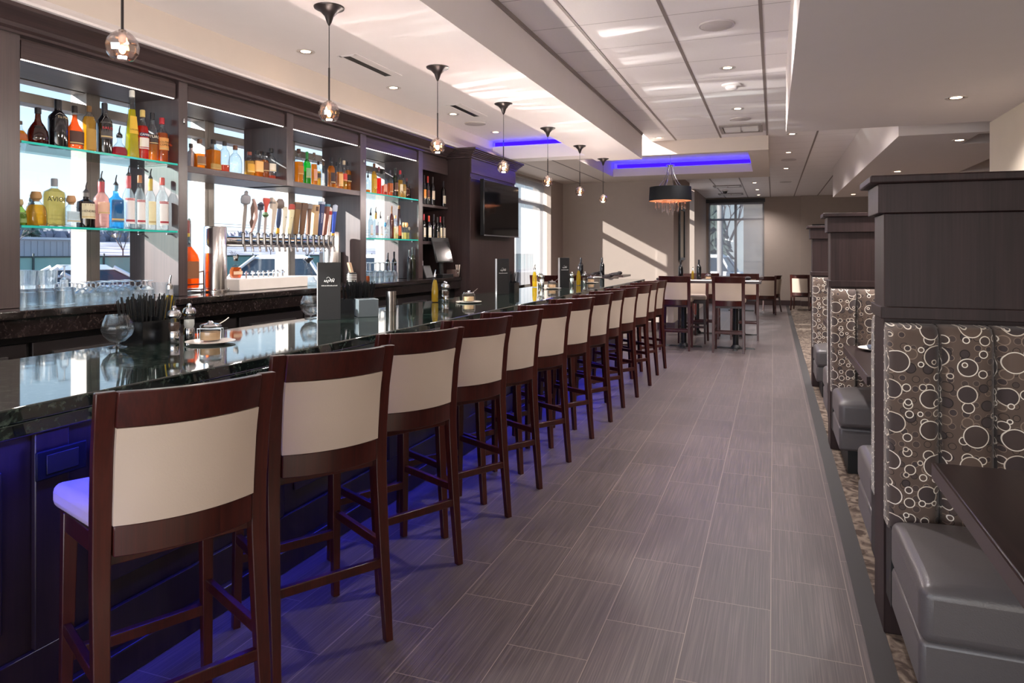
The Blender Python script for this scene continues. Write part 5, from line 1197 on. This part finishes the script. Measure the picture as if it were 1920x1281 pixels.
high_table(-3.35, -2.37, 10.80, 11.4, 'high table just past the end of the bar', 1.06, 1)
high_table(-3.6, -2.42, 12.0, 12.7, 'high table by the taupe wall in the window corner', 1.06, 1)
def st(x, y, a, lab): dup(stool0, (x, y, 0), -R(a), lab, 'bar stools at the high tables')
# stools facing the tables; rotation: back direction = (cos a, -sin a)
st(-1.372, 10.83-.0, 90, 'high stool with its back to us, nearer the bar stools'); st(-.61, 10.83, 90, 'high stool with its back to us, in front of the far window')
st(-1.22, 11.75, -90, 'high stool facing us across the long high table'); st(-.45, 12.5, 90, 'high stool at the second long table, by its far-window end')
st(-1.08, 12.5, 90, 'high stool at the second long table, behind the facing stool')
st(-3.30, 10.53, 90, 'high stool behind the bar end, by the shaded window'); st(-2.75, 10.53, 90, 'high stool behind the bar end, beside the far menu')
ch = make_stool('dining_chair', 'cream dining chair with its back to us, beside the far window wall', 'chair', .47, .90, 'dining chairs at the far end')
ch.location = (-.18, 17.6, 0); ch.rotation_euler[2] = -R(85)
dup(ch, (-.10, 18.35, 0), -R(20), 'cream dining chair seen from the side, beside the far window wall')
dup(ch, (.66, 19.25, 0), -R(100), 'red-lit cream dining chair standing alone before the far wall')
t = thing('dining_table', 'low dining table by the far window behind the high tables', 'table', (-.75, 18.4, 0))
MB().box(-.4, -.4, .715, .4, .4, .75).build('tabletop', M_TTOP, t, bevel=.004)
MB().tube([(0, 0, .03), (0, 0, .715)], .04, 12).box(-.3, -.03, 0, .3, .03, .03).box(-.03, -.3, 0, .03, .3, .03).build('pedestal', M_BLACK, t)
def wine(x, y, z, lab, h=.31, r=.037):
    bottle(x, y, z, h, r, 'wine', 'black', None, 0, '#17161c', None, 0, None, lab, 'wine_bottle', 'wine bottles on the high tables')
wine(-1.33, 11.0, 1.0302, 'black wine bottle on the long high table, nearer the bar'); wine(-1.10, 11.42, 1.0302, 'black wine bottle on the long high table, before the far window')
wine(-2.90, 11.0, 1.0602, 'black wine bottle past the bar end, beside the farthest menu'); wine(-2.60, 11.2, 1.0602, 'black wine bottle past the bar end, before the taupe wall')
M_NAP = pbr('napkin_dark', '#2c2527', .85, bump=.4, bscale=90)
def napkin(x, y, z, rz, lab):
    t = thing('rolled_napkin', lab, 'napkin', (x, y, z), rz, 'dark napkins on the high tables')
    MB().hexa([(-.10, -.03, 0), (.04, -.035, 0), (.04, .035, 0), (-.10, .03, 0)], [(-.10, -.02, .03), (.03, -.02, .05), (.03, .02, .05), (-.10, .02, .03)]).build('roll', M_NAP, t, bevel=.012)
    MB().lathe([(.0, 0), (.035, .01), (.05, .035), (.025, .06), (0, .062)], 9, .06, 0, 0).build('fan', M_NAP, t)
for x, y, z, a, lab in ((-1.60, 11.0, 1.0302, 20, 'dark napkin at the bar-side end of the long high table'), (-.72, 10.98, 1.0302, 80, 'dark napkin in the middle of the long high table'), (-.42, 11.3, 1.0302, 10, 'dark napkin at the far-wall end of the long high table'),
    (-3.2, 11.0, 1.0602, 15, 'dark napkin past the bar end, beside the shaded window'), (-2.45, 10.95, 1.0602, 50, 'dark napkin past the bar end, below the wine bottles'), (-2.95, 12.3, 1.0602, 0, 'dark napkin on the window-corner table, nearer the window'), (-2.6, 12.3, 1.0602, 0, 'dark napkin on the window-corner table, by its free end')):
    napkin(x, y, z, R(a), lab)
def mat_(x, y, z, lab, sx=.4, sy=.28):
    t = thing('place_mat', lab, 'place mat', (x, y, z), 0, 'white menus lying on the high tables')
    MB().box(-sx/2, -sy/2, 0, sx/2, sy/2, .003).build('sheet', flat('#e6ddd6', .6), t)
mat_(-.40, 10.97, 1.0302, 'white paper mat at the far-wall end of the long high table'); mat_(-1.02, 10.98, 1.0302, 'white paper mat beside the wine bottle on the high table')
mat_(-2.72, 11.02, 1.0602, 'white paper mat on the table past the bar end', .3, .2)
plate((-.95, 11.33, 1.0302), 'saucer with a small jar before the far window'); jar((-.95, 11.33, 1.0407), 'small golden jar on the saucer before the far window')
oil((-1.18, 11.28, 1.0302), 'slender oil bottle beside the wine on the long high table', .2, .022)
# pictures
def picture(name, lab, b, axis, m):
    t = thing(name, lab, 'picture'); x0, y0, z0, x1, y1, z1 = b
    if axis == 'x':
        MB().box(x0, y0, z0, x1, y0+.05, z1).box(x0, y1-.05, z0, x1, y1, z1).box(x0, y0+.05, z0, x1, y1-.05, z0+.05).box(x0, y0+.05, z1-.05, x1, y1-.05, z1).build('frame', pbr('frame_black', '#1a1718', .35), t)
        MB().box(x0, y0+.05, z0+.05, x0+.012, y1-.05, z1-.05).build('print', m, t)
    else:
        MB().box(x0, y0, z0, x0+.05, y1, z1).box(x1-.05, y0, z0, x1, y1, z1).box(x0+.05, y0, z0, x1-.05, y1, z0+.05).box(x0+.05, y0, z1-.05, x1-.05, y1, z1).build('frame', pbr('frame_black', '#1a1718', .35), t)
        MB().box(x0+.05, y1-.012, z0+.05, x1-.05, y1, z1-.05).build('print', m, t)
picture('framed_picture', 'black-framed pale picture on the wall beside the far sheer curtain', (-1.749, 14.1, 1.30, -1.71, 14.9, 2.35), 'x', pbr('print_pale', '#c9bfae', .6, var=.2, scale=5))
picture('framed_picture', 'black-framed picture above the farthest booth on the far wall', (.98, YF-.16, 1.55, 2.0, YF-.121, 2.22), 'y', pbr('print_pale2', '#d6cfc4', .6, var=.1, scale=5))
# sheer blinds
def sheer_mat(name='sheer_fabric', see=.42):
    m, nt, out = new_mat(name)
    tl = N(nt, 'ShaderNodeBsdfTranslucent'); tl.inputs[0].default_value = c4(lin('#b9b4b3'))
    df = N(nt, 'ShaderNodeBsdfDiffuse'); df.inputs[0].default_value = c4(lin('#b5b0ae'))
    tr = N(nt, 'ShaderNodeBsdfTransparent')
    a = N(nt, 'ShaderNodeMixShader'); a.inputs[0].default_value = .4; L(nt, tl.outputs[0], a.inputs[1]); L(nt, df.outputs[0], a.inputs[2])
    b = N(nt, 'ShaderNodeMixShader'); b.inputs[0].default_value = see; L(nt, a.outputs[0], b.inputs[1]); L(nt, tr.outputs[0], b.inputs[2])
    L(nt, b.outputs[0], out.inputs[0]); return m
M_SHEER = sheer_mat()
M_SCREEN = sheer_mat('screen_fabric', .6)
def sheer(x, y0, y1, z0, z1, lab, amp=.012, n=40):
    t = thing('sheer_blind', lab, 'blind', group='sheer blinds at the windows'); m = MB(); vs = []; fs = []
    for i in range(n+1):
        y = y0+(y1-y0)*i/n; xx = x+amp*sin(i*1.1)
        vs += [(xx, y, z0), (xx, y, z1)]
    for i in range(n): fs.append((2*i, 2*i+2, 2*i+3, 2*i+1))
    m.add(vs, fs).build('cloth', M_SHEER, t)
    MB().tube([(x, y0, z1+.02), (x, y1, z1+.02)], .02, 8).build('roller', flat('#8f8984'), t)
sheer(-4.02, 9.35, 11.447, .9, 2.72, 'white sheer blind beside the television column', .003); sheer(-4.02, 11.456, 12.56, .9, 2.72, 'white sheer blind beside the corner pier', .003)
sheer(-2.06, 16.2, 17.5, .1, 2.68, 'white sheer curtain beside the framed picture', .02)
t = thing('roller_blind', 'hazy see-through roller screen drawn down over the far window', 'blind')
MB().box(-1.72, YF-.032, .35, -.25, YF-.030, 2.88).build('cloth', M_SCREEN, t, smooth=False)
MB().tube([(-1.72, YF-.035, 2.9), (-.25, YF-.035, 2.9)], .022, 10).build('roller', flat('#39383a'), t)
# ================================================================ outside
def snow_mat(name, a, b, sc=.6):
    m, nt, out = new_mat(name)
    bs = N(nt, 'ShaderNodeBsdfPrincipled', Roughness=.9)
    tc = N(nt, 'ShaderNodeTexCoord'); nz = N(nt, 'ShaderNodeTexNoise', Scale=sc, Detail=6.0); L(nt, tc.outputs['Object'], nz.inputs['Vector'])
    cr = N(nt, 'ShaderNodeValToRGB'); cr.color_ramp.elements[0].position = .42; cr.color_ramp.elements[1].position = .6
    cr.color_ramp.elements[0].color = c4(lin(a)); cr.color_ramp.elements[1].color = c4(lin(b))
    L(nt, nz.outputs[0], cr.inputs[0]); L(nt, cr.outputs[0], bs.inputs[0]); L(nt, bs.outputs[0], out.inputs[0]); return m
M_SNOW = snow_mat('snowy_field', '#7f7c84', '#b4b2b8', .25); M_LOT = snow_mat('parking_lot', '#67646a', '#9a989c', .5)
struct('ground', MB().box(-26, -30, -.5, -4.3, 60, -.3).box(-26, YF+.3, -.5, 40, 70, -.3), M_LOT)
m = MB()
m.hexa([(-140, -40, -.6), (-26, -40, -.6), (-26, 150, -.6), (-140, 150, -.6)], [(-140, -40, 4.5), (-26, -40, -.3), (-26, 150, -.3), (-140, 150, 4.5)])
struct('terrain', m, M_SNOW)
M_CGL = pbr('car_glass', '#2f3842', .08, spec=.6, var=.02); M_TYRE = pbr('tyre', '#1c1c1d', .8)
def car(loc, rz, colr, label, suv=False):
    t = thing('car', label, 'car', loc, rz, 'cars parked outside')
    pc = pbr('car_paint_'+colr[1:], colr, .25, .1, var=.02, coat=.6)
    H_ = 1.68 if suv else 1.42; bl = .98 if suv else .88; W = .9; Lh = 2.3
    prof = [(-Lh, .30), (-Lh, .62), (-Lh+.12, bl-.04), (-1.45, bl), (1.05, bl), (Lh-.25, bl-.16), (Lh, .58), (Lh, .30)]
    MB().prism(prof, 'y', -W, W).build('body', pc, t, bevel=.07, seg=3)
    ra, rb = (-1.75, -1.35) if suv else (-1.75, -.95)
    fa, fb = 1.15, .35
    wl = .86; wt = .66
    m = MB().hexa([(ra, -wl, bl-.02), (fa, -wl, bl-.02), (fa, wl, bl-.02), (ra, wl, bl-.02)], [(rb, -wt, H_-.12), (fb, -wt, H_-.12), (fb, wt, H_-.12), (rb, wt, H_-.12)])
    m.build('windows', M_CGL, t, bevel=.05, seg=2)
    MB().hexa([(rb-.05, -wt-.03, H_-.14), (fb+.05, -wt-.03, H_-.14), (fb+.05, wt+.03, H_-.14), (rb-.05, wt+.03, H_-.14)], [(rb+.12, -wt+.1, H_), (fb-.15, -wt+.1, H_), (fb-.15, wt-.1, H_), (rb+.12, wt-.1, H_)]).build('roof', pc, t, bevel=.03, seg=2)
    m = MB()
    for sg in (-1, 1):
        for (x0, x1) in ((ra, rb), (-.35, -.35), (fa, fb)): m.tube([(x0, sg*(wl+.005), bl-.02), (x1, sg*(wt+.012), H_-.06)], .05, 6)
    m.build('pillars', pc, t)
    for x in (-1.4, 1.42):
        for sg in (-1, 1):
            m = MB(); n = 20; vs = []
            pr = [(.0, -.11), (.22, -.11), (.31, -.10), (.32, -.08), (.32, .08), (.31, .10), (.22, .11), (0, .11)]
            for r_, w_ in pr: vs.append([(r_*cos(2*pi*k/n), w_, r_*sin(2*pi*k/n)) for k in range(n)])
            fs = []; fl = [p for q in vs for p in q]
            for j in range(len(pr)-1):
                for k in range(n): fs.append((j*n+k, j*n+(k+1) % n, (j+1)*n+(k+1) % n, (j+1)*n+k))
            m.add([(a+x, b+sg*.82, c_+.33) for a, b, c_ in fl], fs); m.build('wheel', M_TYRE, t)
    MB().box(Lh-.06, -.8, .60, Lh+.01, -.45, .74).build('headlight', flat('#dfe4ea', .1), t); MB().box(Lh-.06, .45, .60, Lh+.01, .8, .74).build('headlight', flat('#dfe4ea', .1), t)
    MB().box(-Lh-.01, -.82, .68, -Lh+.05, -.5, .82).build('tail_light', flat('#c23a3a', .2), t); MB().box(-Lh-.01, .5, .68, -Lh+.05, .82, .82).build('tail_light', flat('#c23a3a', .2), t)
G = -.3
car((-13.2, 9.2, G), R(78), '#b9bcc4', 'silver sedan parked outside the nearest bay of windows')
car((-17.8, 14.4, G), R(60), '#e9e7e6', 'white sedan parked outside, seen past the nearest window mullion')
car((-16.5, 20.0, G), R(-145), '#ecebea', 'white sport utility vehicle parked outside behind the beer taps', True)
car((-15.6, 25.0, G), R(-150), '#f0eeec', 'white sport utility vehicle parked outside behind the decanter', True)
car((-3.3, 31.5, G), R(172), '#f1f0f0', 'white car parked outside the far window', True)
# fence with green screening, lines
f = thing('screen_fence', 'green screened fence along the parking lot', 'fence')
MB().box(-25.52, -10, G+.05, -25.48, 90, 1.28).build('screen', pbr('green_screen', '#8fb0a4', .9, var=.12, scale=2), f)
m = MB().tube([(-25.45, -10, 1.3), (-25.45, 90, 1.3)], .03, 6)
m.build('top_rail', flat('#3f4a48'), f)
for k in range(34):
    y = -8+k*2.9; MB().tube([(-25.44, y, G), (-25.44, y, 1.42)], .035, 6).build('post', flat('#3f4a48'), f)
t = thing('storage_shed', 'long white metal shed beyond the fence', 'shed', (-50, 31, 0), R(2))
m = MB().box(-3, -9, 0, 0, 9, 2.42)
for k in range(36): m.box(0, -9+k*.5, .2, .05, -8.86+k*.5, 2.3)
m.build('wall', pbr('shed_white', '#a9a5a8', .7, var=.04), t)
MB().box(-3.2, -9.2, 2.42, .2, 9.2, 2.58).build('roof', pbr('snow_roof', '#c4c3c8', .9), t)
MB().box(.0, 9.05, .4, .25, 9.5, 2.2).build('red_sign', flat('#c24a4a', .6), t)
M_BARK = pbr('winter_bark', '#5a5052', .9, var=.2); M_EVER = pbr('evergreen', '#46524c', .9, var=.3, scale=3)
def bare_tree(loc, h, seed, label, name='bare_tree', cat='tree'):
    t = thing(name, label, cat, loc, 0, 'bare winter trees beyond the fence'); rnd = random.Random(seed); m = MB()
    def grow(p, d, l, r, lev):
        q = (p[0]+d[0]*l, p[1]+d[1]*l, p[2]+d[2]*l); m.tube([p, q], [r, r*.7], 4, caps=False)
        if lev == 0: return
        for k in range(3 if lev > 1 else 4):
            a = rnd.uniform(0, 2*pi); s_ = rnd.uniform(.35, .8)
            v = Vector((d[0]+cos(a)*s_, d[1]+sin(a)*s_, d[2]+rnd.uniform(-.1, .35))).normalized()
            grow(q, v, l*rnd.uniform(.55, .8), r*.62, lev-1)
    grow((0, 0, 0), (0, 0, 1), h*.28, h*.018, 4)
    m.build('branches', M_BARK, t, smooth=False)
def conifer(loc, h, label, seed):
    t = thing('conifer', label, 'tree', loc, 0, 'dark conifers beyond the fence'); rnd = random.Random(seed)
    MB().tube([(0, 0, 0), (0, 0, h)], [h*.03, .02], 6).build('trunk', M_BARK, t)
    m = MB()
    for k in range(220):
        z = h*(.12+.86*(k/220)); r = h*.22*(1-k/225); a = rnd.uniform(0, 2*pi)
        m.tube([(0, 0, z), (r*.6*cos(a), r*.6*sin(a), z-.02*h), (r*cos(a), r*sin(a), z-.06*h)], [.10*h/4, .14*h/4, .01], 4, caps=False)
    o = m.build('needles', M_EVER, t, smooth=False)
def gz(x): return -.3+(-26-x)*4.8/114 if x < -26 else -.3
TR = [(-44, 30.0, 4.0), (-42, 33.5, 3.6), (-43, 37, 4.2), (-41, 40, 3.4), (-44, 44, 4.0), (-46, 50, 4.2), (-45, 55, 3.8), (-47, 60, 4.4), (-44, 66, 4.0), (-34, 33, 2.4), (-33, 36.5, 2.2), (-34, 45.5, 2.5), (-46, 72, 4.0)]
TR.sort(key=lambda q: q[1]/-q[0])
for i, (x, y, h) in enumerate(TR):
    lab = '%s bare winter tree beyond the green fence, counted from the shed' % ORD[i]
    bare_tree((x, y, gz(x)), h, i+3, lab)
conifer((-60, 42.5, gz(-60)), 5.2, 'dark conifer rising beyond the shed', 1); conifer((-64, 37, gz(-64)), 3.6, 'smaller dark conifer behind the shed roof', 2)
conifer((-62, 62, gz(-62)), 4.2, 'dark conifer behind the beer tower', 4)
# distant bank of trees: one low ridge of scrub
m = MB(); rnd = random.Random(9)
for k in range(420):
    y = -10+k*.42; x = -118+rnd.uniform(-3, 3); h = rnd.uniform(1.5, 3.6)
    m.lathe([(.9, 0), (1.0, h*.4), (.5, h*.8), (0, h)], 5, x, y, gz(x)-.2, cap=False)
o = m.build('distant_treeline', pbr('far_trees', '#85828c', .95, var=.25, scale=.5), None, smooth=False); tag(o, 'grey treeline along the snowy horizon', 'trees', None, 'stuff')
t = thing('power_line', 'power lines strung across the sky behind the bar windows', 'power line')
for z in (5.6, 5.2, 4.6):
    MB().tube([(-75, y, z+.00008*(y-60)**2) for y in range(-20, 141, 10)], .025, 4).build('cable', flat('#5a5a60'), t)
for y in (8, 96): MB().tube([(-75, y, 1), (-75, y, 6.3)], .12, 8).box(-75.1, y-1, 5.7, -74.9, y+1, 5.85).build('pole', M_BARK, t)
t = thing('stone_pillar', 'pale stone pillar outside the far window', 'pillar', (-.55, 26, 0))
MB().box(-.42, -.3, G, .6, .45, 5).build('masonry', stone_mat('pale_stone', '#4f4843', '#5e5751', 1.1), t)
t = thing('porch_post', 'white porch post outside the far window', 'post', (-2.05, 30.0, 0))
MB().tube([(0, 0, G), (0, 0, 4)], .12, 16).build('shaft', flat('#9a9491'), t)
conifer((-3.1, 42, G), 6.0, 'hazy conifer outside the far window', 6)
bare_tree((-2.7, 46, G), 7.5, 41, 'tall bare tree outside the far window beside the stone pillar')
# ================================================================ light
w = bpy.data.worlds.new('sky'); SC.world = w; w.use_nodes = True
nt = w.node_tree; nt.nodes.clear()
out = N(nt, 'ShaderNodeOutputWorld'); bg = N(nt, 'ShaderNodeBackground', Strength=1.0)
tc = N(nt, 'ShaderNodeTexCoord'); sp = N(nt, 'ShaderNodeSeparateXYZ'); L(nt, tc.outputs['Generated'], sp.inputs[0])
cr = N(nt, 'ShaderNodeValToRGB'); e = cr.color_ramp.elements
e[0].position = 0; e[0].color = c4(lin('#eef1f5')); e[1].position = .5; e[1].color = c4(lin('#6f9fd8'))
x = e.new(.12); x.color = c4(lin('#d3e5f6')); x = e.new(.3); x.color = c4(lin('#9cc2ea'))
L(nt, sp.outputs[2], cr.inputs[0])
mp = N(nt, 'ShaderNodeMapping'); mp.inputs['Scale'].default_value = (2, 2, 7); L(nt, tc.outputs['Generated'], mp.inputs[0])
nz = N(nt, 'ShaderNodeTexNoise', Scale=1.6, Detail=6.0, Roughness=.6); L(nt, mp.outputs[0], nz.inputs['Vector'])
cl = N(nt, 'ShaderNodeValToRGB'); cl.color_ramp.elements[0].position = .5; cl.color_ramp.elements[1].position = .72; L(nt, nz.outputs[0], cl.inputs[0])
L(nt, mixc(nt, math_n(nt, 'MULTIPLY', cl.outputs[0], .45), cr.outputs[0], lin('#fbfbfc')), bg.inputs[0])
L(nt, bg.outputs[0], out.inputs[0])
sun = bpy.data.lights.new('sun', 'SUN'); sun.energy = 13.0; sun.angle = R(.6); sun.color = (1.0, .90, .84)
so = bpy.data.objects.new('sun', sun); COL.objects.link(so)
so.rotation_euler = Vector((1, 1, -.54)).to_track_quat('-Z', 'Y').to_euler()
def area(name, loc, size, energy, color, rot=(0, 0, 0)):
    l = bpy.data.lights.new(name, 'AREA'); l.shape = 'RECTANGLE'; l.size, l.size_y = size; l.energy = energy; l.color = color
    o = bpy.data.objects.new(name, l); COL.objects.link(o); o.location = loc; o.rotation_euler = rot; return o
area('bar_led_light', (-1.95, 4.65, 1.015), (.03, 10.4), 55, (.03, .04, 1.0), (0, R(22), 0))
def spot(loc, energy, size=140, blend=1.0, color=(1, .94, .92), r=.05):
    l = bpy.data.lights.new('downlight_beam', 'SPOT'); l.energy = energy; l.spot_size = R(size); l.spot_blend = blend; l.color = color; l.shadow_soft_size = r
    o = bpy.data.objects.new('downlight_beam', l); COL.objects.link(o); o.location = (loc[0], loc[1], loc[2]-.03)
for p, lab in DL: spot(p, 20 if p[:2] == (-1.45, 9.6) else 85 if p[0] > -3 else 50, 140 if p[0] > -3 else 80)
for y in PY:
    l = bpy.data.lights.new('pendant_glow', 'POINT'); l.energy = 12; l.color = (1, .88, .80); l.shadow_soft_size = .02
    o = bpy.data.objects.new('pendant_glow', l); COL.objects.link(o); o.location = (-2.06, y, SOF-.58)
# added fill lamp behind the camera, set at the invented window wall
area('front_fill', (-1.0, -3.0, 1.0), (5.6, 1.9), 82, (1.0, .97, .98), (R(118), 0, 0))
# added spot lamps with streak masks, standing in for sun glancing off the back counter
def glint(pos, aim, energy, size, sc, thr, seed, color=(1, .95, .92)):
    l = bpy.data.lights.new('sun_glint', 'SPOT'); l.energy = energy; l.spot_size = R(size); l.spot_blend = .5; l.shadow_soft_size = .004; l.color = color
    o = bpy.data.objects.new('sun_glint', l); COL.objects.link(o); o.location = pos
    q = (Vector(aim)-Vector(pos)).to_track_quat('-Z', 'Y'); o.rotation_euler = q.to_euler()
    ax = q.inverted() @ Vector((1, 0, 0)); ang = math.atan2(ax.y, ax.x)
    l.use_nodes = True; nt = l.node_tree; nt.nodes.clear()
    out = N(nt, 'ShaderNodeOutputLight'); em = N(nt, 'ShaderNodeEmission'); L(nt, em.outputs[0], out.inputs[0])
    tc = N(nt, 'ShaderNodeTexCoord'); sp = N(nt, 'ShaderNodeSeparateXYZ'); L(nt, tc.outputs['Normal'], sp.inputs[0])
    u = math_n(nt, 'DIVIDE', sp.outputs[0], sp.outputs[2]); v = math_n(nt, 'DIVIDE', sp.outputs[1], sp.outputs[2])
    cb = N(nt, 'ShaderNodeCombineXYZ')
    L(nt, math_n(nt, 'MULTIPLY', math_n(nt, 'ADD', math_n(nt, 'MULTIPLY', u, cos(ang)), math_n(nt, 'MULTIPLY', v, sin(ang))), 3.0), cb.inputs[0])
    L(nt, math_n(nt, 'MULTIPLY', math_n(nt, 'SUBTRACT', math_n(nt, 'MULTIPLY', v, cos(ang)), math_n(nt, 'MULTIPLY', u, sin(ang))), sc), cb.inputs[1])
    cb.inputs[2].default_value = seed
    nz = N(nt, 'ShaderNodeTexNoise', Scale=1.0, Detail=3.0); L(nt, cb.outputs[0], nz.inputs['Vector'])
    mr = N(nt, 'ShaderNodeMapRange'); mr.inputs['From Min'].default_value = thr; mr.inputs['From Max'].default_value = thr+.16; L(nt, nz.outputs[0], mr.inputs[0])
    L(nt, math_n(nt, 'ADD', mr.outputs[0], .10), em.inputs['Strength'])
glint((-3.47, 2.9, 1.22), (-.72, 6.0, 3.0), 620, 27, 44, .50, 1.3)
glint((-3.45, 4.5, 1.22), (-.62, 7.7, 3.0), 380, 22, 50, .54, 4.1, (.9, 1.0, .97))
glint((-3.43, 1.9, 1.22), (-1.75, 4.1, 2.66), 90, 40, 48, .56, 7.7)
glint((-3.43, 4.1, 1.22), (-1.8, 6.6, 2.66), 90, 36, 54, .55, 9.9)
SC.view_settings.exposure = .98
SC.cycles.use_denoising = True
SC.cycles.max_bounces = 14; SC.cycles.transparent_max_bounces = 40; SC.cycles.transmission_bounces = 10
SC.cycles.caustics_refractive = False; SC.cycles.caustics_reflective = True; SC.cycles.blur_glossy = .3
SC.cycles.sample_clamp_indirect = 4
